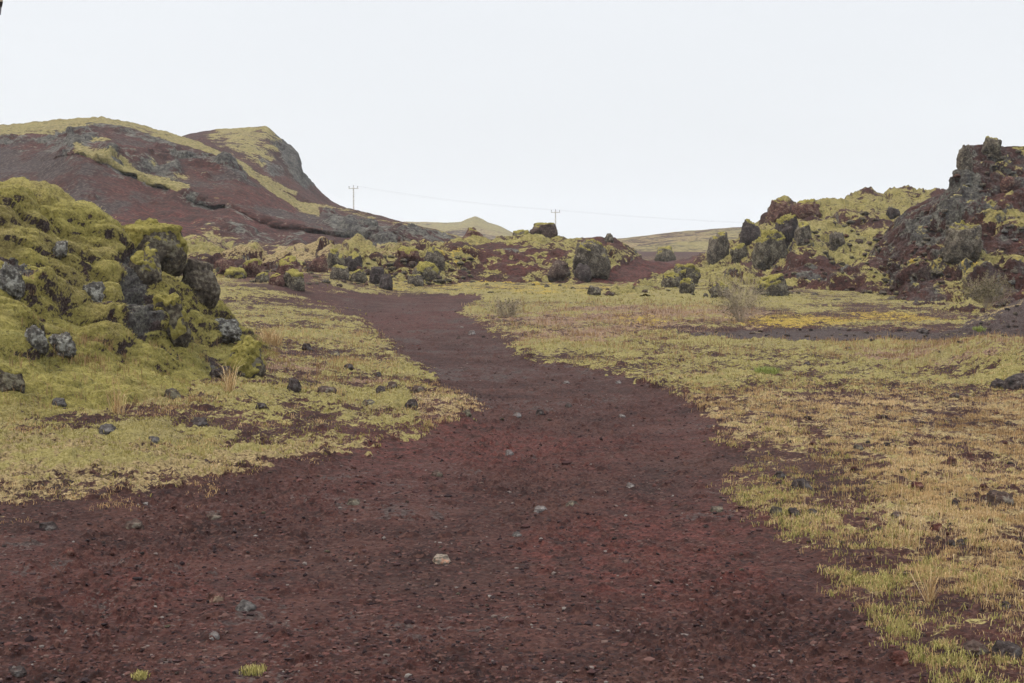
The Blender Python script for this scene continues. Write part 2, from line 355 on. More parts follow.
# ------------------------------------------------------------------ hills as lofted slopes
def loft(name, px0, px1, step, curves, nrow, mat, paint, relief, label, vs=5, cs=9, expose=0., ethr=.62):
    """curves from the foot upward and over the back: (points, D) with points [(px, py)...] or ('z', value); D a number, a list [(px, D)] or 'ground'."""
    pc = np.arange(px0, px1 + step, step, float); rowsP = []
    for pts, D in curves:
        if pts == 'z' or (isinstance(pts, tuple) and pts[0] == 'z'):
            zv = pts[1]; zz = np.interp(pc, *zip(*zv)) if isinstance(zv, list) else np.full(pc.shape, float(zv))
            d = np.interp(pc, *zip(*D)) if isinstance(D, list) else np.full(pc.shape, float(D))
            rowsP.append(np.stack([(pc - 512) / F / CT * d, d, zz]))
            continue
        py = smooth_cols(np.interp(pc, *zip(*pts)), cs)
        if D == 'ground':
            x, y = gnd(pc, py); rowsP.append(np.stack([x, y, np.full(pc.shape, -.12)]))
        else:
            d = smooth_cols(np.interp(pc, *zip(*D)) if isinstance(D, list) else np.full(pc.shape, float(D)), cs)
            rowsP.append(np.stack(at(pc, py, d)))
    K = np.stack(rowsP, 1)                                # 3, ncurve, ncol
    t = np.concatenate([np.linspace(i, i + 1, n, endpoint=False) for i, n in enumerate(nrow)] + [[len(nrow)]])
    P = np.empty((3, len(t), len(pc)))
    i0 = np.minimum(t.astype(int), len(nrow) - 1); f = t - i0
    P = K[:, i0] * (1 - f)[None, :, None] + K[:, i0 + 1] * f[None, :, None]
    if vs > 1:
        k = np.hanning(vs + 2)[1:-1]; k /= k.sum(); q = np.pad(P, ((0, 0), (vs // 2, vs // 2), (0, 0)), mode='edge')
        P = sum(k[i] * q[:, i:i + P.shape[1]] for i in range(vs))
    n = grid_normals(P); s = 1 if (n[2].mean() > 0) else -1; n = n * s
    px, py = proj(*P)
    masks = paint(px, py, P, n, t)
    d = relief(P, masks, n, px, py)
    P = P + n * d
    n2_ = grid_normals(P) * s; ex = expose * sstep(ethr, ethr - .32, n2_[2] + .25 * fbm3(P, 2.5, 3))
    masks['moss'] = masks['moss'] * (1 - ex * (masks['ramp'] < .3 if 'ramp' in masks else 1)); masks['grass'] = masks.get('grass', 0 * px) * (1 - ex); masks['rock'] = np.maximum(masks['rock'] if 'rock' in masks else 0 * px, ex * (.5 + .9 * fbm3(P, 1.5, 3)))
    Vv = np.moveaxis(P, 0, -1).reshape(-1, 3); q = grid_quads(P.shape[1], P.shape[2])
    if s < 0: q = q[:, ::-1]
    o = tag(mesh_np(name, Vv, q, mat=mat, attrs={k: np.clip(v, 0, 1).ravel() for k, v in masks.items()}), label=label, kind='structure')
    return o, dict(P=P, n=n, px=px, py=py, m=masks)
def wpx(px, py, P, amp, f, seed=0):                       # ragged mask edges
    return px + amp * fbm3(P + seed, f, 4), py + amp * .7 * fbm3(P + seed + 31.7, f, 4)
def inpoly(px, py, pts, soft): return sstep(soft, -soft, sdf(px, py, pts))
def online(px, py, pts, w, soft=.6): return sstep(w * (1 + soft), w * (1 - soft), dline(px, py, pts))

# -- near mossy mound on the left
def paint_mound(px, py, P, n, t):
    x, y = wpx(px, py, P, 12, 1.8)
    m = {}
    b = fbm3(P, 1.3, 4)
    rock = online(x, y, [(128, 268), (132, 300), (140, 325)], 13) * .85 + online(x, y, [(92, 293), (112, 312)], 4) * .3 + online(x, y, [(0, 262), (22, 282)], 8) * .7 + online(x, y, [(205, 368), (232, 382)], 5) * .6 + online(x, y, [(150, 340), (172, 362)], 4) * .5
    m['rock'] = rock
    m['moss'] = np.clip(1.15 - rock * 1.3 - .5 * sstep(.1, .4, b) - .35 * sstep(.1, .4, fbm3(P + 4, 5, 3)), 0, 1)
    m['heath'] = np.clip(.8 * online(x, y, [(55, 365), (95, 375)], 7) + .7 * online(x, y, [(75, 350), (105, 352)], 5) + .5 * online(x, y, [(20, 280), (30, 300)], 4), 0, 1) * .7
    m['grass'] = .5 * sstep(395, 430, y) * sstep(-.1, .3, b); m['gravel'] = .9 + 0 * x
    return m
def domes(x, y, f, seed):
    d, v = wor2(x, y, f, seed); return np.clip(1 - 1.6 * d * d, -.3, 1) * (.15 + v * v)
def relief_mound(P, m, n, px, py):
    up = sstep(392, 322, py)
    wx = P[0] + .16 * fbm3(P + 5, 2.0, 3); L_ = np.cumsum(np.concatenate([np.zeros((1, P.shape[2])), np.linalg.norm(np.diff(P, axis=1), axis=0)]), 0)
    wy = L_ + .16 * fbm3(P + 15, 2.0, 3) + .35 * wx
    def dome(f, ax, seed):
        d, v = wor2(wx * ax, wy, f, seed); return np.clip(1 - 1.5 * d * d, -.35, 1) * (.55 + .6 * v)
    d = .16 * fbm3(P, .8, 3) + (.03 + .24 * up) * dome(1.7, .7, 3) * 1.2 + (.055 + .09 * up) * dome(4.2, .75, 40) + .032 * dome(10., .85, 80)
    d *= .5 + .5 * sstep(235, 165, px); d += .02 * fbm3(P, 12, 3, .6); d -= .21 * up * (.6 + .4 * sstep(235, 165, px))
    d -= m['rock'] * (.12 + .14 * fbm3(P, 4, 3, .6, 2)) * up
    return d * sstep(470, 455, py) * (.12 + .88 * sstep(283, 245, px))
mound, LM = loft('mossy_mound', -330, 285, .85, [
    ([(-330, 480), (-100, 452), (0, 446), (120, 434), (200, 420), (245, 402), (270, 380), (285, 366)], 'ground'),
    ([(-330, 385), (0, 372), (100, 372), (160, 376), (215, 370), (250, 360), (275, 360), (285, 360)], [(-330, 11), (0, 12.6), (150, 14), (250, 16.6), (285, 18)]),
    ([(-330, 270), (0, 300), (60, 305), (108, 312), (140, 322), (170, 328), (215, 338), (250, 346), (285, 358)], [(-330, 12.5), (0, 13.6), (150, 15), (250, 17.2), (285, 18.5)]),
    ([(-330, 110), (0, 186), (30, 192), (60, 206), (88, 222), (112, 234), (130, 250), (148, 266), (168, 282), (190, 298), (218, 304), (240, 330), (260, 344), (285, 358)], [(-330, 15), (0, 15.5), (130, 16.4), (250, 18), (285, 19)]),
    (('z', [(-330, 1.8), (0, 1.2), (150, .5), (285, -.1)]), [(-330, 19), (285, 22)]),
    (('z', -.2), [(-330, 23), (285, 25)])],
    [90, 85, 120, 30, 8], M_MOUND, paint_mound, relief_mound, 'tall mound draped in thick yellow green moss at the left edge', 15, 15, .55, .34)

# -- big quarried hill at the left, far
RIM = [(-200, 150), (0, 138), (30, 134), (60, 136), (76, 138), (90, 128), (102, 123), (132, 127), (162, 137), (183, 145), (223, 158), (245, 172), (300, 212), (350, 226), (420, 236), (480, 246)]
LEDGE = [(-200, 182), (0, 166), (50, 156), (79, 151), (92, 156), (108, 158), (122, 167), (138, 173), (152, 181), (172, 186), (190, 194), (214, 204), (232, 206), (260, 216), (278, 223), (300, 226), (360, 236), (420, 243), (480, 250)]
RIDGE = [(-200, 134), (0, 124), (40, 120), (88, 115.5), (130, 121), (152, 127), (183, 134.5), (216, 148), (230, 156), (262, 179), (300, 201), (330, 205), (352, 209), (400, 221), (450, 233), (480, 244)]
def sh(pts, dy): return [(a, b + dy) for a, b in pts]
def paint_quarry(px, py, P, n, t):
    x, y = wpx(px, py, P, 9, .16); x2, y2 = wpx(px, py, P, 16, .10, 50)
    m = {}
    top = np.interp(x, *zip(*RIM)); led = np.interp(x, *zip(*LEDGE)); b = fbm3(P, .12, 4); b2 = fbm3(P, .5, 4)
    front = t[:, None] <= 4.9
    mtop = np.where(t[:, None] <= 3.9, 0, np.where(front, sstep(top + 3, top - 2, y) * sstep(470, 300, x) * .95 + 0 * x, .85)) * (x < 320)
    stripe = online(x, y, [(80, 152), (110, 161), (135, 171), (158, 180), (188, 189)], 3.0) * .95
    rock = online(x2, y2, [(78, 142), (92, 130), (105, 124), (135, 130), (165, 146), (190, 158), (225, 166), (240, 178)], 7) * .75 + online(x2, y2, [(0, 142), (40, 143), (70, 141)], 9) * .5
    rock += online(x, y, [(95, 146), (130, 158), (170, 172)], 9) * .5 + online(x, y, sh(LEDGE[5:16], 4), 5) * .55 + online(x2, y2, [(215, 232), (250, 246), (290, 250)], 14) * .55
    rock += inpoly(x2, y2, [(345, 225), (480, 228), (480, 262), (350, 258)], 6) * .8 + online(x2, y2, [(330, 218), (345, 232)], 9) * .6
    m['rock'] = np.clip(rock * (.75 + 1.5 * b2) + .4 * sstep(.1, .4, fbm3(P + 7, .35, 4)), 0, 1) * front
    m['gravel'] = np.clip(.5 * sstep(.1, .7, np.sin(P[2] * 3.2 + .12 * P[0] + 5 * fbm3(P, .08, 3)) * .6 + fbm3(P + 5, .4, 4)) + .5 * sstep(0, .3, fbm3(P + 77, .2, 5)) + inpoly(x2, y2, [(-200, 165), (60, 150), (110, 175), (130, 205), (-200, 250)], 14) * (.55 + 1.2 * b) * (n[2] < 2) + .5 * inpoly(x2, y2, [(300, 215), (400, 235), (400, 262), (310, 262)], 8), 0, 1) * front
    m['moss'] = np.clip(mtop * (1.0 + .8 * b2) + stripe + .5 * online(x, y, [(100, 140), (140, 155), (185, 175), (225, 200)], 7) * sstep(-.1, .25, b2) + .45 * online(x2, y2, [(200, 228), (240, 250), (280, 258)], 10) + .5 * online(x, y, sh(RIDGE[9:], 3), 2.5), 0, 1)
    m['red'] = np.clip(.65 + 1.6 * b + .6 * inpoly(x2, y2, [(100, 180), (180, 200), (220, 240), (130, 235)], 15) + .8 * online(x2, y2, [(0, 160), (20, 162)], 6), 0, 1)
    m['grass'] = .8 * online(x, y, [(300, 212), (320, 226), (325, 250)], 0.1) + 0 * x
    return m
def relief_quarry(P, m, n, px, py):
    steep = sstep(.9, .5, n[2])
    d = .5 * fbm3(P, .05, 4) + .5 * m['rock'] * fbm3(P, .35, 4, .6, 2) + .25 * fbm3(P, .4, 5, .6) * (1 - m['moss'] * .5)
    wxq = P[0] + 1.2 * fbm3(P, .25, 3); rf = sstep(2, 14, py - np.interp(px, *zip(*RIDGE))); d *= .35 + .65 * rf
    d += rf * 1.0 * (domes(wxq, P[1] * .5 + P[2], .28, 5) + .5 * domes(wxq, P[1] * .5 + P[2], .7, 15) - .25) * np.clip(m['rock'] * 1.2 * (1 - m['moss']), .06, 1) + rf * .9 * fbm3(np.stack([P[0] * 1.6, P[1] * .3, P[2] * .35]), .22, 4, .55, 2) * steep
    d += 1.0 * sstep(4, 20, py - np.interp(px, *zip(*LEDGE))) * fbm3(P, .12, 4, .5, 0, (1, 1, .6)) + .5 * steep * fbm3(P, .3, 3, .5, 2, (1.6, 1.6, .35)) + .25 * m['moss'] * fbm3(P, .8, 3, .5, 1)
    return d
quarry, LQ = loft('quarry_hill', -260, 485, 1.0, [
    ([(-260, 272), (485, 272)], 58),
    ([(-260, 250), (0, 250), (300, 256), (485, 262)], 63),
    ([(a, b + (6 if a < 79 else 4 if a < 90 else 3.5 + 2 * math.sin(a * 1.7))) for a, b in LEDGE], [(-260, 83.4), (40, 83), (80, 79.3), (110, 80), (150, 80), (330, 74), (485, 70)]),
    (LEDGE, [(-260, 85), (40, 84.5), (80, 79.5), (150, 79), (330, 73.6), (485, 70)]),
    (RIM, [(-260, 92), (150, 92), (330, 84), (485, 78)]),
    (RIDGE, [(-260, 104), (150, 104), (330, 92), (485, 82)]),
    (('z', [(-260, 8), (150, 7), (350, 4.6), (485, 1.)]), [(-260, 170), (350, 262), (485, 280)]),
    (('z', -1), [(-260, 300), (485, 340)])],
    [14, 70, 16, 55, 26, 30, 10], M_FAR, paint_quarry, relief_quarry, 'large quarried hill of dark red scoria with mossy brow at the far left', 3, 7)

# -- second summit behind the quarry hill
PK = [(150, 150), (170, 140), (183, 134), (200, 130), (225, 127.5), (245, 126.5), (266, 126), (274, 133), (285, 141), (296, 149), (299, 157), (298, 166), (306, 177), (318, 189), (332, 201), (352, 210), (380, 222)]
def paint_peak(px, py, P, n, t):
    x, y = wpx(px, py, P, 7, .14); b = fbm3(P, .15, 4)
    m = {'moss': np.clip(inpoly(x, y, [(205, 136), (240, 120), (268, 120), (280, 146), (278, 158), (262, 168), (235, 156), (215, 146)], 5) * (.62 + 1.2 * fbm3(P, .4, 4)) + online(x, y, [(228, 158), (262, 178), (296, 194)], 2.2) * .9, 0, 1)}
    m['rock'] = np.clip(online(x, y, [(276, 140), (290, 155), (296, 175), (306, 182)], 7) * .8 + online(x, y, [(258, 160), (278, 172)], 6) * .6, 0, 1)
    m['red'] = np.clip(.3 + b, 0, 1)
    return m
peak, LP_ = loft('hill_summit', 150, 380, 1.0, [
    (sh([(150, 175), (225, 175), (300, 215), (380, 240)], 6), 116),
    (sh([(150, 158), (200, 150), (230, 158), (262, 176), (296, 193), (330, 214), (380, 232)], 0), 120),
    ([(150, 153), (200, 142), (240, 146), (272, 158), (285, 172), (300, 186), (330, 208), (380, 226)], 128),
    (PK, 140), (('z', 4), 200), (('z', -1), 260)], [10, 40, 50, 12, 6], M_FAR, paint_peak,
    lambda P, m, n, px, py: .4 * fbm3(P, .06, 4) + .8 * m['rock'] * fbm3(P, .25, 4, .6, 2) + .3 * fbm3(P, .4, 4), 'second hill summit with a crumbling cliff on its right side', 3, 5)

RAMP = [(566, 297), (588, 280), (612, 271), (636, 259), (650, 257), (700, 261), (692, 267), (664, 274), (630, 286), (602, 298)]
# -- rubble bank and low knoll in the middle
KN = [(150, 240), (188, 242), (214, 249), (236, 259), (262, 262), (300, 258), (350, 254), (400, 249), (430, 247), (470, 243), (500, 239), (530, 237.5), (560, 238), (596, 241), (612, 239), (628, 246), (642, 259), (660, 262), (700, 266), (740, 275)]
def paint_knoll(px, py, P, n, t):
    x, y = wpx(px, py, P, 9, .5); b = fbm3(P, .35, 4); b2 = fbm3(P, 1.2, 4)
    face = inpoly(x, y, [(476, 247), (520, 245), (562, 250), (566, 262), (558, 276), (500, 277), (480, 268)], 3)
    track = inpoly(x, y, RAMP, 2)
    topr = inpoly(x, y, [(575, 243), (612, 237), (625, 248), (600, 256), (580, 252)], 3)
    m = {}
    m['ramp'] = track
    m['red'] = np.clip(.55 * face + track + .6 * topr + .3 + b, 0, 1)
    bare = np.clip(face * (.35 + 1.6 * b2 + 1.6 * fbm3(P + 11, 2.4, 3)) + track * 2.2 + topr * .9 + .5 * inpoly(x, y, [(200, 262), (330, 256), (340, 275), (215, 282)], 5), 0, 1)
    m['moss'] = np.clip(.56 - bare + 1.5 * b + .8 * b2, 0, 1)
    m['moss'] = np.clip(m['moss'] + face * .9 * sstep(.08, .25, fbm3(P + 70, 1.7, 4)), 0, 1) * (1 - track)
    m['heath'] = .7 * inpoly(x, y, [(140, 232), (190, 238), (240, 256), (240, 264), (140, 264)], 3)
    m['grass'] = np.clip(.55 * sstep(.0, .35, b) + .9 * inpoly(x, y, [(150, 255), (260, 258), (420, 250), (420, 256), (300, 266), (150, 270)], 3) + .4 * sstep(283, 290, y), 0, 1) * (1 - track) * (1 - face * .6)
    m['yellow'] = .55 * np.clip(online(x, y, [(440, 268), (465, 262), (472, 252)], 8) * .45 + online(x, y, [(480, 285), (620, 291)], 3), 0, 1)
    m['rock'] = .5 * sstep(.15, .4, fbm3(P + 40, .8, 4)) * (1 - track)
    return m
knoll, LK = loft('rubble_knoll', 150, 740, .9, [
    ([(150, 292), (740, 292)], 'ground'),
    ([(150, 280), (300, 280), (470, 281), (560, 281), (600, 280), (640, 280), (740, 286)], 47),
    ([(150, 262), (220, 264), (300, 264), (430, 256), (476, 249), (562, 250), (600, 255), (640, 265), (740, 279)], [(150, 52), (470, 50), (560, 51), (640, 54), (740, 56)]),
    (KN, [(150, 56), (470, 55), (740, 62)]), (('z', [(150, .3), (500, .9), (660, .2), (740, 0)]), 72), (('z', -.4), 84)],
    [40, 50, 34, 14, 8], M_MID, paint_knoll,
    lambda P, m, n, px, py: (.55 * domes(P[0] + .4 * fbm3(P, 1, 3), P[1] * .6 + P[2] * 1.5, .75, 5) + .28 * domes(P[0] + .3 * fbm3(P, 1.4, 3), P[1] * .6 + P[2] * 1.5, 1.7, 25)) * (.25 + .75 * sstep(485, 440, px) + .5 * sstep(560, 600, px) * sstep(625, 600, px)) * sstep(289, 282, py) * (1 - m['ramp']) + .20 * fbm3(P, .35, 4) + (.16 + .30 * m['moss']) * fbm3(P, .8, 5, .55, 1) + .2 * m['rock'] * fbm3(P, 1.6, 4, .6, 2) + .05 * fbm3(P, 4, 3), 'low mossy knoll with a red scoria face in the middle distance', 5, 7, .9)

# -- mossy slope on the right
RS = [(560, 290), (600, 280), (640, 268), (690, 263), (730, 254), (748, 240), (764, 222), (785, 204), (810, 206), (838, 201), (866, 194), (900, 191.5), (935, 190), (965, 192), (1100, 196)]
def paint_right(px, py, P, n, t):
    x, y = wpx(px, py, P, 12, .35); b = fbm3(P, .3, 4); b2 = fbm3(P, 1., 4)
    bare = inpoly(x, y, [(775, 262), (800, 250), (830, 268), (856, 272), (880, 292), (860, 302), (800, 296), (772, 290)], 6) * .95
    bare += online(x, y, [(735, 262), (752, 272), (775, 270)], 9) * .8 + inpoly(x, y, [(765, 218), (785, 202), (818, 206), (815, 216), (790, 212)], 3) + online(x, y, [(865, 195), (905, 200), (940, 193)], 1.8) * .8
    bare += inpoly(x, y, [(850, 262), (880, 235), (920, 205), (960, 190), (1100, 190), (1100, 300), (900, 300)], 8) * .7 + inpoly(x, y, [(655, 262), (705, 255), (705, 266), (650, 272)], 2) + online(x, y, [(835, 225), (860, 222), (880, 232)], 5) * .5
    m = {'moss': np.clip(.82 - bare * .56 + 1.2 * b + 1.3 * b2, 0, 1)}
    m['red'] = np.clip(.35 + b + .4 * inpoly(x, y, [(655, 262), (705, 255), (705, 266), (650, 272)], 2), 0, 1)
    ramp = inpoly(x, y, RAMP, 2); m['ramp'] = ramp; m['moss'] = m['moss'] * (1 - ramp); m['red'] = np.clip(m['red'] + ramp, 0, 1)
    m['gravel'] = np.clip(.6 * online(x, y, [(765, 262), (800, 240), (830, 250)], 12) + .4 * sstep(0, .3, b2), 0, 1)
    m['rock'] = np.clip(.7 * sstep(.1, .35, fbm3(P + 20, .7, 4)) + .5 * online(x, y, [(800, 262), (830, 258)], 6), 0, 1)
    m['grass'] = np.clip(.4 * sstep(.1, .4, b) + .4 * sstep(295, 308, y), 0, 1) * (1 - ramp); m['rock'] = m['rock'] * (1 - ramp); m['gravel'] = m['gravel'] * (1 - ramp)
    m['yellow'] = .4 * sstep(.15, .4, fbm3(P + 60, .3, 3)) * sstep(270, 300, y)
    return m
right, LR = loft('mossy_slope', 560, 1100, .9, [
    ([(560, 297), (640, 297), (720, 300), (800, 308), (870, 315), (920, 320), (960, 326), (1000, 333), (1100, 340)], 'ground'),
    ([(560, 293), (640, 284), (720, 284), (770, 290), (860, 300), (960, 310), (1100, 320)], [(560, 42), (700, 47), (800, 43), (900, 38), (1100, 34)]),
    ([(560, 292), (640, 274), (710, 266), (745, 262), (770, 256), (800, 254), (860, 262), (960, 270), (1100, 270)], [(560, 46), (700, 54), (800, 49), (900, 46), (1100, 46)]),
    ([(560, 291), (640, 270), (710, 263), (745, 248), (765, 234), (790, 224), (840, 222), (870, 222), (960, 222), (1100, 222)], [(560, 50), (700, 60), (800, 57), (900, 57), (1100, 60)]),
    (RS, [(560, 54), (700, 66), (800, 66), (900, 70), (1100, 72)]), (('z', [(560, -.2), (700, .2), (800, 1.6), (1100, 2.5)]), 95), (('z', -.5), 130)],
    [22, 50, 50, 40, 12, 6], M_MID, paint_right,
    lambda P, m, n, px, py: (.42 * domes(P[0] + .5 * fbm3(P, .8, 3), P[1] * .5 + P[2] * 1.5, .6, 5) + .22 * domes(P[0] + .3 * fbm3(P, 1.4, 3), P[1] * .5 + P[2] * 1.5, 1.5, 25) - .14) * sstep(300, 290, py) * sstep(560, 680, px) * (1 - m['ramp']) + .35 * fbm3(P, .25, 4) + (.22 + .42 * m['moss']) * fbm3(P, .7, 5, .58, 1) + .40 * m['rock'] * fbm3(P, 1.0, 5, .6, 2) + .10 * fbm3(P, 3, 4, .6), 'uneven mossy slope strewn with boulders on the right', 5, 7, .9)

# -- dark crag at the right edge
CR = [(830, 268), (855, 262), (872, 246), (888, 226), (905, 210), (925, 200), (940, 193), (950, 184), (956, 172), (960, 160), (961, 151), (967, 144), (980, 142.5), (1024, 142), (1100, 140), (1200, 150)]
def paint_crag(px, py, P, n, t):
    x, y = wpx(px, py, P, 14, .5); b = fbm3(P, .4, 4); b2 = fbm3(P, 1.3, 4)
    mo = online(x, y, [(958, 221), (975, 217), (1000, 214), (1030, 205)], 5) * .95 + online(x, y, [(972, 252), (1000, 250), (1030, 248)], 7) * .9 + online(x, y, [(900, 262), (930, 258), (975, 265)], 10) * .75 + online(x, y, [(950, 282), (975, 300), (940, 310)], 14) * .8 + online(x, y, [(998, 158), (1006, 160)], 3) * .8 + online(x, y, [(985, 195), (990, 200)], 4) * .7
    ro = online(x, y, [(962, 150), (966, 180), (955, 200), (915, 222)], 12) * .8 + online(x, y, [(975, 175), (985, 210)], 10) * .55 + inpoly(x, y, [(940, 232), (960, 225), (982, 228), (985, 250), (965, 262), (940, 255)], 5) * .9 + online(x, y, [(905, 225), (925, 235), (935, 250)], 6) * .6
    m = {'moss': np.clip(mo * (.7 + b2) + .55 * sstep(.1, .4, b) + .5 * sstep(.05, .35, fbm3(P + 3, 1.6, 4)) + .35 * sstep(905, 860, x), 0, 1), 'rock': np.clip(ro * .8 + .7 * sstep(.0, .35, b2), 0, 1)}
    m['red'] = np.clip(.05 + b + .45 * sstep(990, 1020, x), 0, 1); m['gravel'] = np.clip(.5 + 1.5 * b2, 0, 1) * .85
    m['yellow'] = .4 * mo * sstep(0, .3, b2); m['grass'] = .5 * online(x, y, [(900, 312), (960, 318)], 8)
    return m
crag, LC = loft('dark_crag', 830, 1200, .85, [
    ([(830, 285), (865, 300), (900, 320), (960, 327), (1000, 333), (1100, 345), (1200, 350)], [(830, 62), (865, 40), (900, 27.7), (960, 25.5), (1000, 24), (1100, 21.3), (1200, 20.3)]),
    ([(830, 280), (865, 290), (900, 292), (960, 296), (1024, 296), (1200, 300)], [(830, 60), (865, 42.5), (900, 37), (960, 34), (1200, 32)]),
    ([(830, 276), (865, 268), (890, 258), (930, 250), (960, 245), (1024, 240), (1200, 240)], [(830, 62), (865, 45), (900, 41), (960, 38), (1200, 37)]),
    ([(830, 272), (865, 255), (880, 240), (920, 212), (945, 200), (960, 190), (1024, 185), (1200, 190)], [(830, 64), (865, 48), (900, 45), (960, 42), (1200, 42)]),
    (CR, [(830, 66), (865, 50), (900, 47), (960, 45), (1200, 45)]), (('z', [(830, .2), (865, .5), (900, .8), (960, 3.2), (1200, 3.5)]), [(830, 76), (900, 55), (1200, 52)]), (('z', -.3), [(830, 80), (1200, 66)])],
    [44, 60, 64, 60, 16, 6], M_MID, paint_crag,
    lambda P, m, n, px, py: (.42 * domes(P[0] + .4 * fbm3(P, .9, 3), P[1] + P[2] * 1.3, .8, 5) + .2 * domes(P[0] + .3 * fbm3(P, 1.4, 3), P[1] + P[2] * 1.3, 2., 15) - .28) * sstep(0, 25, np.interp(px, [830, 900, 960, 1024], [280, 318, 326, 336]) - py) * (.3 + .7 * sstep(0, 14, py - np.interp(px, *zip(*CR)))) - .05 * sstep(20, 0, np.interp(px, [830, 900, 960, 1024], [280, 318, 326, 336]) - py) + (.25 + .75 * sstep(0, 14, py - np.interp(px, *zip(*CR)))) * sstep(-6, 20, np.interp(px, [830, 900, 960, 1024], [280, 318, 326, 336]) - py) * (-.22 + .3 * fbm3(P, .4, 4) + .55 * m['rock'] * fbm3(P, .9, 5, .6, 2) + .22 * fbm3(P, 1.8, 5, .6, 2) + .10 * m['moss'] * fbm3(P, 1.5, 3, .5, 1) + .04 * fbm3(P, 6, 3)), 'steep dark crag of scoria and grey rock at the right edge', 3, 5, .7)

# -- dark gravel bank in front of the crag
bank, LB = loft('gravel_bank', 925, 1250, 1.0, [
    ([(925, 342), (1250, 349)], 'ground'),
    ([(925, 340), (955, 334), (980, 324), (1000, 316), (1024, 309), (1250, 290)], [(925, 23), (1024, 24), (1250, 25)]),
    ([(925, 340), (955, 332), (980, 319), (1000, 309), (1024, 299), (1250, 270)], [(925, 24.5), (1024, 27), (1250, 28)]),
    (('z', -.2), 31)], [40, 26, 14], M_NEAR,
    lambda px, py, P, n, t: {'gravel': np.clip(.75 + fbm3(P, .8, 4), 0, 1), 'moss': .5 * sstep(.15, .4, fbm3(P + 9, .7, 4)), 'grass': np.clip(.8 * online(px, py, [(960, 328), (985, 316), (1030, 296)], 4) * sstep(-.2, .3, fbm3(P, 2, 3)) + .5 * sstep(338, 346, py), 0, 1), 'red': .2 + 0 * px},
    lambda P, m, n, px, py: .14 * fbm3(P, .7, 4) + .10 * fbm3(P, 3, 5, .65, 2) + .03 * fbm3(P, 11, 3), 'bare dark gravel bank rising at the right edge below the crag', 5, 7)

# -- distant hills
def paint_far(px, py, P, n, t):
    b = fbm3(P, .03, 5); return {'grass': np.clip(.5 + b, 0, 1), 'moss': np.clip(.55 + 1.6 * fbm3(P + 30, .03, 5), 0, 1), 'gravel': np.clip(.3 + 2 * fbm3(P + 80, .02, 5), 0, 1) * .7, 'red': .2 + 0 * px}
FL = [(330, 232), (380, 224), (405, 221.5), (430, 222), (448, 222.5), (461, 222), (467, 219), (475, 216), (482, 218.5), (488, 222), (500, 226), (512, 232), (540, 240), (570, 246)]
loft('far_hill', 330, 570, 1.0, [([(330, 250), (570, 250)], 300), ([(330, 240), (400, 231), (470, 229), (500, 234), (570, 249)], 340), (FL, 380), (('z', 0), 460)], [24, 24, 8], M_VFAR, paint_far,
     lambda P, m, n, px, py: .2 * fbm3(P, .03, 4) + .25 * fbm3(P, .2, 4), 'distant grassy hill with a small pointed top behind the left hill', 3, 3)
FR = [(560, 246), (600, 240), (620, 238.5), (650, 235), (680, 231), (710, 228.5), (740, 227.5), (800, 226), (900, 228)]
loft('far_ridge', 560, 900, 1.0, [([(560, 275), (900, 275)], 130), ([(560, 258), (650, 252), (740, 248), (900, 246)], 170), (FR, 230), (('z', 0), 330)], [30, 34, 8], M_VFAR, paint_far,
     lambda P, m, n, px, py: .6 * fbm3(P, .03, 4) + .3 * fbm3(P, .2, 4), 'low distant ridge of grey green grass between knoll and right slope', 3, 3)

bpy.context.view_layer.update()
DG = bpy.context.evaluated_depsgraph_get()
def cast(px, py):
    a, b, c = ray(px, py)
    ok, loc, nor, i, ob, _ = S.ray_cast(DG, Vector((0, 0, CZ)), Vector((float(a), float(b), float(c))).normalized())
    return (loc.copy(), nor.copy(), ob) if ok else (None, None, None)

# ------------------------------------------------------------------ rocks
_ico = {}
def ico(sub):
    if sub not in _ico:
        bm = bmesh.new(); bmesh.ops.create_icosphere(bm, subdivisions=sub, radius=1)
        v = np.array([x.co[:] for x in bm.verts]); f = np.array([[w.index for w in p.verts] for p in bm.faces]); bm.free(); _ico[sub] = (v, f)
    return _ico[sub]
def rock_shape(size, seed, sub, ang=.8, rough=.1, point=0.):
    r = np.random.default_rng(seed); d, f = ico(sub)
    def poly(n, lo, hi, k):
        pn = r.normal(size=(n, 3)); pn /= np.linalg.norm(pn, axis=1)[:, None]; pd = r.uniform(lo, hi, n)
        t0 = np.array([r.uniform(-.3, .3), r.uniform(-.45, .1), 1.]); pn = np.vstack([pn, t0 / np.linalg.norm(t0)]); pd = np.append(pd, r.uniform(.45, .7))
        dots = d @ pn.T; rr = np.where(dots > .04, pd / np.maximum(dots, .04), 9.)
        return -np.log(np.exp(-k * np.minimum(rr, 3)).sum(1) + math.exp(-k * 1.05)) / k
    k = 22 + 40 * ang
    A_ = poly(10, .5, .95, k); B_ = poly(9, .45, .95, k); C_ = poly(9, .4, .9, k)
    rad = np.maximum(A_, np.maximum(B_, C_) * .97)                                    # broken blocks grown together
    p = (d * rad[:, None]).T + r.uniform(0, 50, 3)[:, None]
    rad = rad * (1 + rough * 1.3 * fbm3(p, 1.5, 4, .55) + rough * 1.2 * fbm3(p, 3.5, 4, .6, 2) + rough * .6 * fbm3(p, 12, 3, .6))
    v = d * rad[:, None]
    if point: q = 1 - point * np.clip(v[:, 2], 0, 1); v[:, 0] *= q; v[:, 1] *= q
    lowz = np.clip(.25 - v[:, 2], 0, 1); v[:, 0] *= 1 + .3 * lowz; v[:, 1] *= 1 + .3 * lowz
    v = v - (v.max(0) + v.min(0)) / 2; v = v / (v.max(0) - v.min(0)) * np.array(size)
    return v, f
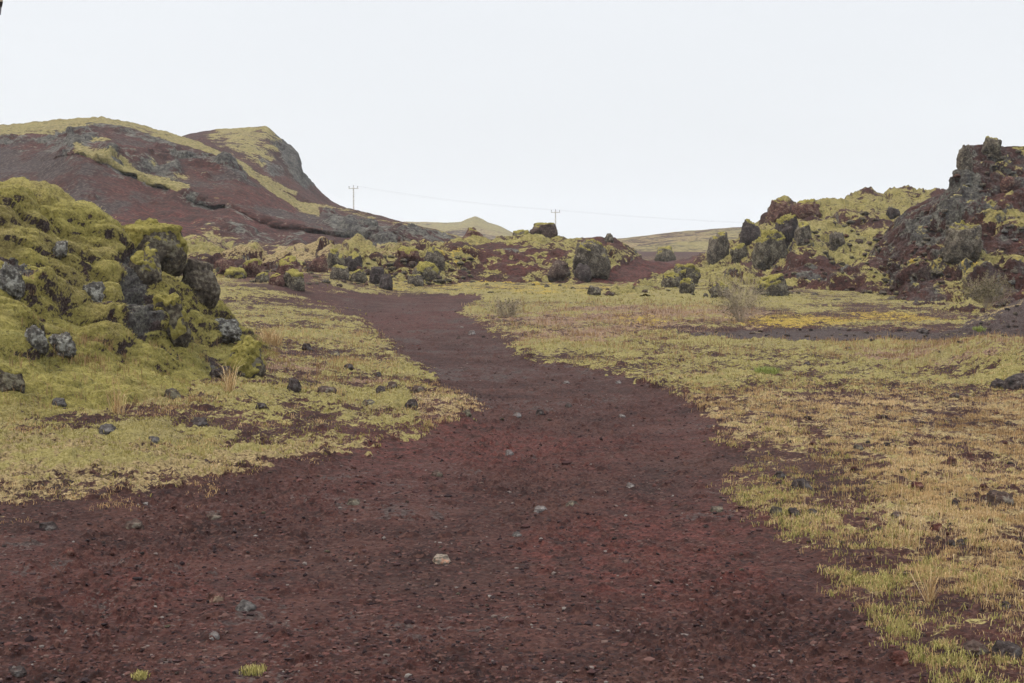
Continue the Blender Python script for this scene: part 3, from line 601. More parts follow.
def vnorm(v, f):
    n = np.cross(v[f[:, 1]] - v[f[:, 0]], v[f[:, 2]] - v[f[:, 0]]); o = np.zeros_like(v)
    for i in range(3): np.add.at(o, f[:, i], n)
    return o / (np.linalg.norm(o, axis=1)[:, None] + 1e-12)
def make_rock(name, px, py0, w, h, mat, label, cat='boulder', seed=0, cap=0, sub=4, ang=.45, rough=.12, point=0., sink=.45, depth=1., D=None, group=None, yaw=None):
    """px: centre, py0: bottom row in the photo, w, h: width and height there; stands on whatever ground the view ray meets."""
    loc, nor, ob = cast(px, py0 - .6)
    if loc is None or D: loc = Vector([float(c) for c in at(px, py0, D or 60)])
    if name == 'stone': w, h, sink = w * .88, h * .66, max(sink, .9)
    D_ = loc.y; W_, H_ = w / F * D_, h / F * D_
    Hf = H_ * (1 + sink); dep = W_ * depth * .9
    v, f = rock_shape((W_, dep, Hf), seed * 7 + 11, sub, ang, rough, point)
    vis = v[:, 2] > -Hf / 2 + (Hf - H_) + .12 * H_
    for ax, tgt in ((0, W_), (1, dep)):
        lo, hi = v[vis, ax].min(), v[vis, ax].max(); v[:, ax] = (v[:, ax] - (lo + hi) / 2) * tgt / (hi - lo)
    o = mesh_np(name, v, tris=f, mat=mat)
    o.location = (loc.x * (D_ + dep * .3) / D_, D_ + dep * .3, loc.z + H_ - Hf / 2)
    tag(o, label, cat, group)
    if cap: cap = cap if px < 275 else cap * .55
    if cap:
        n = vnorm(v, f); p = v.T + seed * 3.1; s = max(W_, Hf)
        mk = n[:, 2] + 1.3 * fbm3(p, 2.5 / s, 5, .6) + .4 * (v[:, 2] / Hf) - (1 - cap)
        keep = (mk[f] > 0).any(1); fc = f[keep]; lab = np.arange(len(v))
        while True:
            ml = lab[fc].min(1); l2 = lab.copy()
            for q in range(3): np.minimum.at(l2, fc[:, q], ml)
            if (l2 == lab).all(): break
            lab = l2
        if not len(fc): return o
        ids, cnt = np.unique(lab[fc[:, 0]], return_counts=True); fc = fc[lab[fc[:, 0]] == ids[cnt.argmax()]]
        u, inv = np.unique(fc, return_inverse=True)
        t = s * .045; offs = np.where(mk > 0, t * sstep(0, .5, mk) * (1 + 1.2 * fbm3(p, 7 / s, 4, .55, 1)), 0) - t * .25 * (mk <= 0)
        vc = (v + n * offs[:, None])[u]
        mesh_np('moss_cap', vc, tris=inv.reshape(-1, 3), mat=M_MOSS, parent=o)
    return o
sd_ = [100]
def RK(px0, px1, py0, py1, mat, label, **k):
    sd_[0] += 1
    name = k.pop('name', 'boulder'); k.setdefault('cat', 'boulder' if name == 'boulder' else 'stone'); k.setdefault('seed', sd_[0])
    return make_rock(name, (px0 + px1) / 2, py1, px1 - px0, py1 - py0, mat, label, **k)

# boulders on the mossy mound
RK(178, 222, 259, 300, R_GREY, 'round bare grey boulder with lichen, leaning at the right end of the mossy mound', sub=5, ang=.3, sink=.35, rough=.12)
RK(127, 163, 248, 284, R_MOSSY, 'grey block with a flat moss top under the highest boulder of the mound', sub=5, cap=.45, sink=.35)
RK(122, 188, 221, 272, R_MOSSY, 'big moss capped boulder standing highest at the right end of the mossy mound', sub=5, cap=.75, sink=.25, ang=.75, seed=131)
RK(152, 192, 296, 338, R_MOSSY, 'rough dark boulder with a thick moss cap below the round grey boulder', sub=5, cap=.8)
RK(205, 243, 319, 340, R_PALE, 'low pale lichen crusted slab on the right flank of the mossy mound', sub=5, sink=.35, rough=.2)
RK(228, 266, 339, 378, R_MOSSY, 'moss covered hump of rock at the lower right foot of the mossy mound', sub=5, cap=.9, sink=.35, ang=.5)
RK(22, 50, 326, 349, R_PALE, 'pale lichen crusted rock poking out of the moss, left one of a pair', sub=5, rough=.25)
RK(46, 76, 333, 354, R_PALE, 'pale lichen crusted rock poking out of the moss, right one of a pair', sub=5, rough=.25)
RK(-4, 25, 262, 296, R_PALE, 'pale lichen rock in a dark hollow of the moss at the left picture edge', sub=5, rough=.25)
RK(50, 68, 241, 256, R_PALE, 'small pale rock high in the moss of the mound', rough=.25)
RK(82, 108, 282, 302, R_PALE, 'whitish rock below a moss cushion in the middle of the mound', rough=.25)
RK(-8, 25, 367, 391, R_MOSSY, 'half mossy grey rock low at the left picture edge', sub=5, cap=.35)
RK(97, 117, 421, 433, R_BLUE, 'smooth blue grey stone lying on the moss at the foot of the mound', name='stone')
RK(189, 209, 415, 426, R_DARK, 'flat dark brown stone on the moss left of the track', name='stone')
RK(146, 161, 434, 443, R_BLUE, 'small dark grey stone at the lower edge of the moss', name='stone')
RK(51, 67, 395, 406, R_BLUE, 'grey stone half sunk in the slope moss near the left edge', name='stone')
RK(163, 182, 384, 399, R_MOSSY, 'dark mossy stone on the lower slope of the mound', name='stone')
RK(208, 233, 367, 379, R_DARK, 'dark broken rock ledge below the mossy hump', rough=.25)
RK(255, 268, 401, 408, R_DARK, 'little black stone right of the flat brown stone', name='stone')
# stones in the grass left of the track
for a, b, c, d, m, l in [
    (301, 313, 340, 351, R_DARK, 'dark upright stone in tan grass nearest the mossy hump'), (328, 341, 350, 356, R_GREY, 'flat grey stone in the grass beyond the dark stones'),
    (343, 354, 362, 369, R_DARK, 'small black stone right of the flat grey stone'), (372, 383, 370, 377, R_DARK, 'small dark stone farthest up among the stones left of the track'),
    (386, 398, 379, 388, R_BROWN, 'round brown stone of the cluster left of the track bend'), (375, 387, 383, 393, R_DARK, 'pointed dark stone of the cluster left of the track bend'),
    (410, 426, 383, 393, R_BROWN, 'wide brown stone nearest the track bend'), (404, 419, 396, 407, R_DARK, 'squarish dark stone at the front of the cluster left of the track'),
    (361, 376, 398, 405, R_GREY, 'grey stone flush with the moss in front of the cluster'), (461, 472, 407, 416, R_MOSSY, 'round grey green stone on the very edge of the track bend'),
    (286, 302, 373, 390, R_DARK, 'dark stone with dry stalks beside it in the left grass'), (316, 338, 384, 393, R_BROWN, 'low brown clod in the left grass')]:
    RK(a, b, c, d, m, l, name='stone')
# stones on the track
for a, b, c, d, m, l in [
    (431, 452, 552, 564, R_TAN, 'tan stone with an orange crust alone in the middle of the track'), (533, 548, 504, 512, R_STONE, 'pale grey stone in the middle of the track'),
    (235, 258, 597, 610, R_BLUE, 'grey flat stone on the left foreground of the track'), (208, 220, 630, 638, R_STONE, 'small whitish stone in front of the grey flat stone'),
    (124, 145, 516, 528, R_BROWN, 'brown lumpy stone near the left grass margin of the track'), (204, 224, 511, 520, R_BROWN, 'low brown stone right of the lumpy one'),
    (148, 162, 616, 625, R_REDB, 'red stone in the left foreground'), (62, 76, 546, 554, R_REDB, 'small red stone near the left picture edge'),
    (205, 226, 590, 602, R_RED, 'reddish brown flat stone beside the grey flat stone'), (37, 59, 519, 531, R_DARK, 'dark stone at the left grass margin'),
    (7, 28, 665, 675, R_DARK, 'dark stone in the lower left corner'), (888, 913, 648, 664, R_REDB, 'rust red stone at the lower right edge of the track'),
    (709, 724, 505, 512, R_GREY, 'flat grey stone at the right edge of the track'), (626, 635, 481, 488, R_STONE, 'pale pebble right of the pale grey stone'),
    (565, 579, 500, 506, R_GREY, 'grey pebble just right of the pale grey stone'), (511, 523, 531, 537, R_BLUE, 'bluish pebble below the pale grey stone'),
    (346, 361, 496, 505, R_GREY, 'grey pebble on the left half of the track'), (430, 444, 468, 477, R_BROWN, 'tan brown clod at mid track'),
    (468, 476, 329, 335, R_STONE, 'pale stone far up the track'), (512, 522, 411, 417, R_STONE, 'pale flat stone on the track bend'),
    (505, 514, 448, 455, R_STONE, 'pale round stone in the middle of the track below the bend'), (618, 626, 413, 418, R_STONE, 'pale pebble on the right side of the bend'),
    (564, 573, 402, 408, R_DARK, 'dark stone in the middle of the bend'), (615, 622, 379, 384, R_STONE, 'pale pebble near the right grass of the bend'),
    (535, 545, 407, 415, R_DARK, 'dark stone left of the middle of the bend'), (563, 570, 380, 384, R_STONE, 'tiny pale pebble at the top of the bend')]:
    RK(a, b, c, d, m, l, name='stone')
# stones in the right field
for a, b, c, d, m, l in [
    (788, 813, 475, 490, R_DARK, 'rounded dark lava stone in the dry grass right of the track'), (773, 787, 469, 478, R_DARK, 'smaller dark stone just left of the rounded lava stone'),
    (985, 1015, 487, 504, R_BROWN, 'big dark brown lava stone in dry grass near the right edge'), (768, 784, 502, 516, R_MOSSY, 'greyish stone by the track edge, left of a black one'),
    (787, 801, 505, 516, R_DARK, 'black stone by the track edge, right of a greyish one'), (806, 818, 507, 514, R_DARK, 'little dark stone third in the row by the track edge'),
    (929, 944, 521, 531, R_REDB, 'red scoria stone in the right dry grass'), (946, 956, 537, 546, R_DARK, 'left one of two touching dark stones in the dry grass'),
    (955, 966, 536, 546, R_DARK, 'right one of two touching dark stones in the dry grass'), (990, 1024, 636, 657, R_DARK, 'black rock in grass tufts at the lower right corner'),
    (958, 991, 637, 656, R_BROWN, 'dark brown rock left of the black corner rock'), (910, 924, 480, 488, R_REDB, 'small red stone left of the big brown lava stone'),
    (889, 903, 510, 518, R_BROWN, 'brown stone in the middle of the dry grass'), (1000, 1012, 599, 609, R_DARK, 'dark stone on the right edge of the dry grass'),
    (951, 959, 497, 507, R_DARK, 'narrow dark stone beside the big brown lava stone'), (945, 958, 452, 466, R_RED, 'reddish clod with dry stems in the right field'),
    (914, 930, 326, 334, R_DARK, 'dark stone at the end of the dark gravel strip'), (1002, 1040, 368, 388, R_DARK, 'large dark slab in the grassy bank at the right edge'),
    (988, 1008, 374, 389, R_DARK, 'dark angular rock left of the large slab at the right edge'), (852, 864, 443, 450, R_GREY, 'grey stone in the upper dry grass'),
    (803, 811, 361, 365, R_DARK, 'small black stone on pale moss beyond the dry grass'), (844, 852, 346, 350, R_DARK, 'small dark stone just before the dark gravel strip'),
    (949, 960, 391, 397, R_BROWN, 'brown stone at the far right of the pale moss')]:
    RK(a, b, c, d, m, l, name='stone')
# rubble on the bank under the quarry hill
for a, b, c, d, m, cap, l in [
    (214, 239, 260, 276, R_RED, 0, 'bare red boulder leftmost in the rubble bank'), (224, 247, 268, 279, R_MOSSY, .8, 'low mossy boulder in front of the leftmost red boulder'),
    (241, 267, 260, 278, R_RED, .45, 'red boulder with a moss top, second from the left in the rubble bank'), (275, 303, 257, 277, R_RED, .5, 'large red boulder with a moss brow in the rubble bank'),
    (255, 270, 273, 283, R_MOSSY, .4, 'small brown mossy boulder at the lower left of the rubble bank'), (269, 285, 274, 286, R_RED, .2, 'small red boulder beside a green mossy one'),
    (283, 305, 270, 290, R_MOSSY, .85, 'green mossy boulder below the large red one'), (309, 328, 257, 273, R_RED, 0, 'bare red boulder near the centre of the rubble bank'),
    (326, 345, 250, 268, R_MOSSY, .7, 'boulder with a bright moss crown on the rim of the rubble bank'), (344, 363, 253, 271, R_DARK, .2, 'black boulder on the rim of the rubble bank'),
    (369, 386, 267, 285, R_DARK, 0, 'dark grey round boulder right of the rubble centre'), (379, 393, 274, 290, R_DARK, 0, 'black boulder at the foot of the dark grey round one'),
    (397, 422, 247, 262, R_RED, .5, 'reddish boulder with moss high on the right of the rubble bank'), (424, 445, 247, 268, R_GREY, .3, 'pointed grey boulder standing out at the right of the rubble bank'),
    (412, 440, 263, 278, R_MOSSY, .8, 'broad mossy boulder below the pointed grey one'), (407, 424, 275, 287, R_GREY, .1, 'grey boulder at the lower right of the rubble bank'),
    (330, 350, 266, 280, R_GREY, .3, 'grey boulder in the middle row of the rubble bank'), (350, 368, 270, 283, R_MOSSY, .5, 'mossy grey boulder left of the dark round one')]:
    RK(a, b, c, d, m, l, cap=cap, point=.3 if 'pointed' in l else 0)
# knoll
RK(529, 558, 223, 240, R_BROWN, 'big brown boulder with a thin moss lid standing on the skyline of the knoll', cap=.35, sub=5, D=56.5, ang=.1, rough=.07, sink=.15)
RK(459, 487, 227, 247, R_RED, 'pointed red boulder with mossy right flank on top of the knoll', cap=.3, point=.35, D=54.5)
RK(511, 533, 230, 241, R_MOSSY, 'low mossy boulder left of the big skyline boulder', cap=.7, D=57)
RK(547, 571, 260, 281, R_BROWN, 'dark brown boulder at the foot of the red knoll face', sub=5)
RK(572, 611, 240, 275, R_GREY, 'largest dark grey boulder on the right shoulder of the knoll', sub=5, cap=.25, rough=.16)
RK(574, 592, 264, 281, R_DARK, 'dark boulder tucked under the largest grey boulder', sub=4)
RK(587, 601, 286, 296, R_GREY, 'grey boulder at the foot of the red side track')
RK(604, 614, 233, 243, R_GREY, 'small spiky rock on the right end of the knoll skyline', point=.45, D=57.5)
# right slope
for a, b, c, d, m, cap, l in [
    (706, 730, 232, 262, R_GREY, .12, 'tall upright grey boulder standing alone left of the right slope'), (654, 676, 247, 262, R_MOSSY, .6, 'mossy boulder above the red side track'),
    (673, 701, 265, 283, R_MOSSY, .75, 'wide mossy boulder in the group left of the twiggy shrub'), (661, 681, 273, 288, R_MOSSY, .5, 'dark mossy boulder leftmost of the group by the shrub'),
    (679, 695, 279, 294, R_MOSSY, .5, 'round mossy boulder lowest of the group by the shrub'), (708, 730, 282, 297, R_MOSSY, .6, 'mossy boulder just left of the twiggy shrub'),
    (740, 761, 220, 243, R_DARK, .15, 'dark angular boulder uppermost at the left end of the right slope'), (752, 787, 231, 266, R_MOSSY, .55, 'largest moss patched boulder at the left end of the right slope'),
    (773, 800, 216, 245, R_DARK, .4, 'dark boulder with a mossy brow above the largest one'), (794, 811, 222, 243, R_GREY, .2, 'grey boulder right of the mossy browed one'),
    (729, 749, 244, 261, R_MOSSY, .45, 'rounded boulder between the upright one and the largest one'), (753, 789, 275, 296, R_MOSSY, .8, 'broad moss covered boulder behind the twiggy shrub'),
    (829, 846, 232, 249, R_GREY, 0, 'bare grey boulder alone on the mossy slope'), (767, 792, 199, 220, R_RED, .1, 'red crag block on the skyline of the right slope, left one'),
    (790, 821, 200, 218, R_RED, .1, 'red crag block on the skyline of the right slope, right one'), (886, 901, 207, 219, R_DARK, 0, 'dark boulder on the slope below the green brow'),
    (981, 1002, 137, 158, R_MOSSY, .1, 'pale round boulder on the very top of the crag'), (940, 984, 223, 258, R_GREY, .05, 'massive grey outcrop block in the middle of the crag'),
    (956, 972, 145, 170, R_GREY, 0, 'grey block forming the left corner of the crag top'), (1000, 1014, 176, 190, R_RED, 0, 'reddish block in the upper right of the crag')]:
    RK(a, b, c, d, m, l, cap=cap, sub=5 if b - a > 24 else 4, rough=.15)

def copies(protos, spots, name, label, cat, group, scale):
    for px, py in spots:
        loc, nor, ob = cast(px, py)
        if loc is None: continue
        p = random.choice(protos); o = p.copy(); COL.objects.link(o)
        s = scale(loc.y); o.scale = (s * random.uniform(.8, 1.3), s * random.uniform(.8, 1.3), s * random.uniform(.55, .95))
        o.rotation_euler = (0, 0, random.uniform(0, 6.28)); o.location = loc + Vector((0, 0, s * .06)); o.name = name
        tag(o, label, cat, group)
def protos(mats, sub, n, ang=.8, rough=.15):
    L = []
    for i in range(n):
        sd_[0] += 1; v, f = rock_shape((1, .9, .8), sd_[0], sub, ang, rough); o = mesh_np('rock', v, tris=f, mat=mats[i % len(mats)]); COL.objects.unlink(o); L.append(o)
    return L
def spots_poly(poly, n, mind=3):
    xs = [p[0] for p in poly]; ys = [p[1] for p in poly]; out = []
    for _ in range(n * 40):
        x = random.uniform(min(xs), max(xs)); y = random.uniform(min(ys), max(ys))
        if float(sdf(np.array([x]), np.array([y]), poly)[0]) < 0 and all((x - a) ** 2 + ((y - b) * 1.5) ** 2 > mind ** 2 for a, b in out): out.append((x, y))
        if len(out) >= n: break
    return out
pr = protos([R_GREY, R_MOSSY, R_RED, R_MOSSY, R_BROWN, R_MOSSY], 3, 12, .8, .22)
copies(pr, spots_poly([(215, 266), (300, 262), (400, 255), (470, 258), (475, 285), (300, 288), (230, 280)], 110, 5), 'boulder', 'small lava boulder filling the rubble bank below the quarry hill', 'boulder', 'small boulders in the rubble bank', lambda y: y / F * random.uniform(4, 9))
copies(pr, spots_poly([(480, 283), (640, 286), (740, 285), (740, 297), (480, 293)], 22, 6), 'stone', 'small stone in the green strip at the foot of the knoll', 'stone', 'stones at the foot of the knoll', lambda y: y / F * random.uniform(3, 7))
copies(pr, spots_poly([(745, 262), (790, 225), (830, 212), (870, 212), (900, 240), (960, 268), (930, 300), (800, 300)], 110, 5), 'boulder', 'small rough boulder on the mossy right slope', 'boulder', 'small boulders on the right slope', lambda y: y / F * random.uniform(3, 9))
prc = protos([R_GREY, R_RED, R_BROWN, R_GREY, R_PALE], 3, 8)
copies(prc, spots_poly([(905, 222), (945, 200), (966, 155), (1024, 150), (1024, 290), (985, 270), (920, 262)], 60, 6), 'rock', 'loose rock on the face of the dark crag', 'rock', 'loose rocks on the crag', lambda y: y / F * random.uniform(2.5, 8))
prs = protos([R_DARK, R_REDB, R_BROWN, R_DARK, R_RED, R_BROWN, R_REDB, R_GREY], 3, 16, .7, .2)
pathspots = [s for s in spots_poly([(0, 520), (300, 465), (480, 415), (380, 320), (450, 305), (530, 365), (680, 400), (730, 450), (735, 500), (850, 590), (930, 670), (0, 680)], 110, 9)]
copies(prs, pathspots, 'pebble', 'small scoria pebble scattered on the red track', 'pebble', 'pebbles on the track', lambda y: y / F * random.uniform(2, 4.5) + .005)
copies(protos([R_DARK, R_BROWN, R_REDB], 3, 6, .7, .2), spots_poly([(740, 430), (900, 390), (1020, 400), (1020, 620), (900, 600), (760, 520)], 60, 12), 'stone', 'small dark stone half hidden in the dry grass of the right field', 'stone', 'small stones in the right field', lambda y: y / F * random.uniform(3, 8))

copies(protos([R_DARK, R_BROWN, R_GREY, R_DARK], 3, 6, .8, .2), spots_poly([(690, 333), (800, 329), (960, 331), (1010, 300), (1024, 302), (1024, 335), (960, 343), (800, 340)], 60, 7), 'stone', 'small lava stone on the dark gravel strip and bank at the right', 'stone', 'stones on the dark gravel', lambda y: y / F * random.uniform(2.5, 6))
# gravel: thousands of crumbs on the track, nobody could count them
ok = np.argwhere((GR['path'] > .3) & (GR['PX'] > -40) & (GR['PX'] < 1064) & (GR['PY'] < 720) & (GR['PY'] > 300))
sel = ok[rng.choice(len(ok), 15000, replace=False)]
ctr = np.stack([GR[k][sel[:, 0], sel[:, 1]] for k in 'XYZ'], 1)
bv, bf = ico(1); n = len(sel)
sz = (rng.lognormal(-5.3, .45, n) + ctr[:, 1] * .0003)[:, None, None] * rng.uniform(.6, 1.4, (n, 1, 3)) * np.array([1, 1, .7])
vv = bv[None] * (1 + .25 * rng.normal(size=(n, len(bv), 1))) * sz + ctr[:, None, :]
ff = (bf[None] + (np.arange(n) * len(bv))[:, None, None]).reshape(-1, 3)
M_GRAV = tint_mat('loose scoria crumbs', [(0, (.012, .008, .009)), (.4, (.035, .018, .018)), (.75, (.07, .03, .025)), (.97, (.075, .05, .042)), (1, (.13, .115, .105))], 0)
tag(mesh_np('gravel', vv.reshape(-1, 3), tris=ff, mat=M_GRAV, attrs={'tint': np.repeat(rng.uniform(0, 1, n), len(bv))}, smooth=False), 'loose scoria crumbs lying all over the red track', 'gravel', kind='stuff')

# ------------------------------------------------------------------ grass and moss fibres
def blades(name, root, hgt, wid, mat, label, lean=.5, tint=None, cat='grass', per=1, spread=.02, up=None):
    n = len(root) * per; r = np.repeat(root, per, 0); h = np.repeat(hgt, per) * rng.uniform(.3, 1.5, n); w = np.repeat(wid, per)
    r = r + np.concatenate([rng.normal(size=(n, 2)) * spread, np.zeros((n, 1))], 1)
    a = rng.uniform(0, 2 * np.pi, n); ln = rng.uniform(.1, 1, n) * lean
    dr = np.stack([np.cos(a), np.sin(a), 0 * a], 1); u = np.array([0, 0, 1.])[None] if up is None else np.repeat(up, per, 0)
    f = rng.uniform(-.9, .9, n); sdv = np.stack([np.cos(f), np.sin(f), 0 * f], 1) * w[:, None] * .5
    mid = r + u * (h * .55)[:, None] + dr * (h * ln * .35)[:, None]; tip = r + u * (h * np.clip(1 - .5 * ln, .3, 1))[:, None] + dr * (h * ln)[:, None]
    base = r - u * .012
    Vb = np.stack([base - sdv, base + sdv, mid + sdv * .8, mid - sdv * .8, tip], 1).reshape(-1, 3); k = np.arange(n)[:, None] * 5
    t = rng.uniform(0, 1, n) if tint is None else np.clip(np.repeat(tint, per) + rng.normal(size=n) * .18, 0, 1)
    o = mesh_np(name, Vb, quads=k + np.array([[0, 1, 2, 3]]), tris=k + np.array([[3, 2, 4]]), mat=mat, attrs={'tint': np.repeat(t, 5)})
    return tag(o, label, cat, kind='stuff')
inview = (GR['PX'] > -40) & (GR['PX'] < 1064) & (GR['PY'] < 720)
def pick(wt, n):
    w = (np.clip(wt, 0, None) * inview).ravel(); c = np.cumsum(w); i = np.searchsorted(c, rng.uniform(0, c[-1], n))
    i = np.clip(i, 0, w.size - 1); return np.stack([GR[k].ravel()[i] for k in 'XYZ'], 1), i
patch = sstep(-.05, .3, fbm2(X, Y, 2.2, 4) + .7 * fbm2(X, Y, 8, 3)) * (1 - .0 * X)
fieldR = np.where(left, 0, sstep(372, 400, PY)) * (1 - pathm) * (1 - .8 * sstep(400, 470, PY) * sstep(1.2, .1, sd + .5 * midn + .5 * bign)) * (1 - .5 * sstep(520, 640, PY))
r_, i_ = pick(fieldR * (.05 + patch), 11000)
blades('dry_grass', r_, .012 + .02 * rng.uniform(0, 1, len(r_)), .0016 + r_[:, 1] * .0001, G_DRY, 'short dry tan grass covering the field right of the track', 1.3, np.clip(.42 + .9 * bign.ravel()[i_], 0, 1), per=8, spread=.018)
r_, i_ = pick(np.where(left, 0, 1) * (1 - pathm) * (sstep(1.6, .2, sd) * sstep(380, 430, PY) + .05 * fieldR) * (.03 + patch ** 2), 2800)
blades('green_grass', r_, .016 + .022 * rng.uniform(0, 1, len(r_)), .0025 + r_[:, 1] * .00012, G_GREEN, 'low yellow green grass along the right margin of the track', 1.3, per=5, spread=.02)
r_, i_ = pick(fieldR * (midn > .1), 260)
blades('grass_stalks', r_, .06 + .06 * rng.uniform(0, 1, len(r_)), .0018 + r_[:, 1] * .0001, G_DRY, 'thin pale stalks rising above the short dry grass', .25, per=3, spread=.03)
r_, i_ = pick((at_['heath'] * 1.2 + .5 * at_['grass'] * (PY < 372)) * (1 - pathm) * (PY > 285) * (.05 + patch), 4500)
blades('heath', r_, .03 + .0025 * r_[:, 1] * rng.uniform(.4, 1, len(r_)), .002 + r_[:, 1] * .00018, G_HEATH, 'russet heath and withered stems on the far flats', .6, np.clip(.55 + bign.ravel()[i_], 0, 1), cat='heath', per=4, spread=.06)
r_, i_ = pick(at_['moss'] * (1 - pathm) * (PY > 290) * (PY < 520) * (.3 + patch), 14000)
blades('moss', r_, .008 + .0009 * r_[:, 1], .003 + r_[:, 1] * .0002, G_MOSS, 'short springy moss on the flat ground beside the track', 1.2, np.clip(.65 + .7 * midn.ravel()[i_], 0, 1), cat='moss', per=4, spread=.03)
r_, i_ = pick(np.where(left, 1, 0) * (1 - pathm) * (sstep(.1, .5, sd) * W(330, 345, 500, 520)) * sstep(.05, .4, fbm2(X, Y, 1.2, 4)), 650)
blades('tan_grass', r_, .02 + .025 * rng.uniform(0, 1, len(r_)), .0018 + r_[:, 1] * .0001, G_DRY, 'tan grass tufts scattered over the moss left of the track', 1.8, np.full(len(r_), .4), per=6, spread=.03)
r_, i_ = pick(np.where(left, 1, 0) * sstep(.9, .0, sd) * sstep(-.5, -.1, sd) * sstep(440, 470, PY) * patch, 80)
blades('margin_grass', r_, .012 + .018 * rng.uniform(0, 1, len(r_)), .0018 + r_[:, 1] * .0001, G_DRY, 'straggling tan grass at the left margin of the track', 2.2, np.full(len(r_), .35), per=12, spread=.035)
# fibres on the mound
def loft_pick(L, wt, n):
    vis = (L['px'] > -40) & (L['px'] < 1064); w = (np.clip(wt, 0, None) * vis).ravel(); c = np.cumsum(w); i = np.searchsorted(c, rng.uniform(0, c[-1], n)); i = np.clip(i, 0, w.size - 1)
    return L['P'].reshape(3, -1)[:, i].T, L['n'].reshape(3, -1)[:, i].T, i
r_, n_, i_ = loft_pick(LM, LM['m']['moss'] ** 2, 14000)
blades('mound_moss', r_, np.full(len(r_), .010), np.full(len(r_), .005), G_MOSS, 'thick springy moss fibres covering the left mound', 1.3, np.clip(.72 + .8 * fbm3(r_.T, 1.2, 3), 0, 1), cat='moss', per=3, spread=.02, up=n_)
r_, n_, i_ = loft_pick(LM, LM['m']['heath'] + .04 * (LM['py'] > 340), 350)
blades('mound_grass', r_, np.full(len(r_), .07), np.full(len(r_), .0035), G_HEATH, 'withered russet grass tufts on the lower slope of the left mound', .6, per=6, spread=.03)
# tufts of their own
def tuft(px, py, w, h, mat, label, n=160):
    loc, nor, ob = cast(px, py)
    D_ = loc.y; W_ = w / F * D_; H_ = h / F * D_
    r0 = np.concatenate([np.clip(rng.normal(size=(n, 2)), -1.6, 1.6) * W_ * .2, np.zeros((n, 1))], 1)
    o = blades('grass_tuft', r0, np.full(n, H_), np.full(n, .002 + D_ * .00015), mat, label, 1.1, cat='grass tuft', per=2, spread=W_ * .05, ); del o['kind']
    o.location = loc; return o
tuft(767, 373, 30, 7, G_LUSH, 'bright green grass tuft on the pale moss flat beyond the dry grass', 260)
tuft(979, 331, 14, 5, G_LUSH, 'small green tuft at the foot of the dark gravel bank')
tuft(253, 672, 30, 7, G_GREEN, 'green grass tuft growing in the left foreground of the track', 110)
tuft(140, 678, 22, 7, G_GREEN, 'thin yellowish tuft at the bottom edge of the track', 90)
tuft(230, 391, 14, 30, G_DRY, 'tall tan stalks beside the mossy hump foot', 40)
tuft(930, 600, 14, 38, G_DRY, 'tall dry stalks in the right foreground grass', 26)
tuft(118, 413, 20, 32, G_DRY, 'tan stalks above the blue grey stone on the mossy slope', 30)
tuft(272, 345, 26, 20, G_DRY, 'pale orange dry grass clump right of the lichen slab', 120)

# ------------------------------------------------------------------ shrubs
def tubes(segs, sides=4):
    V_ = []; Q_ = []
    for a, b, ra, rb in segs:
        a = np.array(a); b = np.array(b); d = b - a; d = d / (np.linalg.norm(d) + 1e-9); u = np.cross(d, [0.3, .9, .1]); u /= np.linalg.norm(u); v = np.cross(d, u); k = len(V_)
        for p, r in ((a, ra), (b, rb)):
            for j in range(sides): t = 2 * math.pi * j / sides; V_.append(p + r * (math.cos(t) * u + math.sin(t) * v))
        for j in range(sides): Q_.append([k + j, k + (j + 1) % sides, k + sides + (j + 1) % sides, k + sides + j])
    return np.array(V_), np.array(Q_)
def shrub(px, py, w, h, label, nst=26, leaf=700, name='shrub', lm=None):
    loc, nor, ob = cast(px, py); D_ = loc.y; W_ = w / F * D_; H_ = h / F * D_; rt = max(.004, D_ * .00014)
    e = bpy.data.objects.new(name, None); COL.objects.link(e); e.location = loc; tag(e, label, 'shrub')
    stems, twigs, tips = [], [], []
    def grow(p, d, ln, r, lev):
        n = 4; q = p
        for i in range(n):
            d2 = d + rng.normal(size=3) * .16 + np.array([0, 0, .05]); d2 /= np.linalg.norm(d2); e_ = q + d2 * ln / n
            (stems if lev == 0 else twigs).append((q, e_, r * (1 - .5 * i / n), r * (1 - .5 * (i + 1) / n)))
            q = e_; d = d2
            if lev < 2:
                for _ in range(2):
                    dd = d + rng.normal(size=3) * .55; dd /= np.linalg.norm(dd); grow(q, dd, ln * (.5 - .07 * i), r * .6, lev + 1)
            else: tips.append(q)
    for i in range(nst):
        a = rng.uniform(0, 6.28); t = rng.uniform(.1, 1) ** .7; d = np.array([math.cos(a) * t * W_ / H_ * .95, math.sin(a) * t * W_ / H_ * .95, 1.]); d /= np.linalg.norm(d)
        grow(np.array([math.cos(a), math.sin(a), 0]) * W_ * .07 * t - np.array([0, 0, .03]), d, H_ * rng.uniform(.6, .86), rt, 0)
    v, q = tubes(stems, 5); mesh_np('stems', v, q, mat=M_TWIG, parent=e)
    v, q = tubes(twigs, 3); mesh_np('twigs', v, q, mat=M_TWIG, parent=e)
    tp = np.array(tips); ii = rng.choice(len(tp), min(leaf, len(tp))); c = tp[ii]; n = len(c); s = .012 + D_ * .0004
    dirs = rng.normal(size=(n, 2, 3)); dirs /= np.linalg.norm(dirs, axis=2)[:, :, None]
    Vv = np.stack([c - dirs[:, 0] * s, c + dirs[:, 1] * s * .45, c + dirs[:, 0] * s, c - dirs[:, 1] * s * .45], 1).reshape(-1, 3)
    mesh_np('leaves', Vv, quads=np.arange(n * 4).reshape(-1, 4), mat=lm or G_GREYL, parent=e, attrs={'tint': np.repeat(rng.uniform(0, 1, n), 4)})
    return e
G_GREYL = tint_mat('withered willow leaves', [(0, (.05, .042, .022)), (.5, (.11, .095, .05)), (1, (.19, .155, .085))], .2)
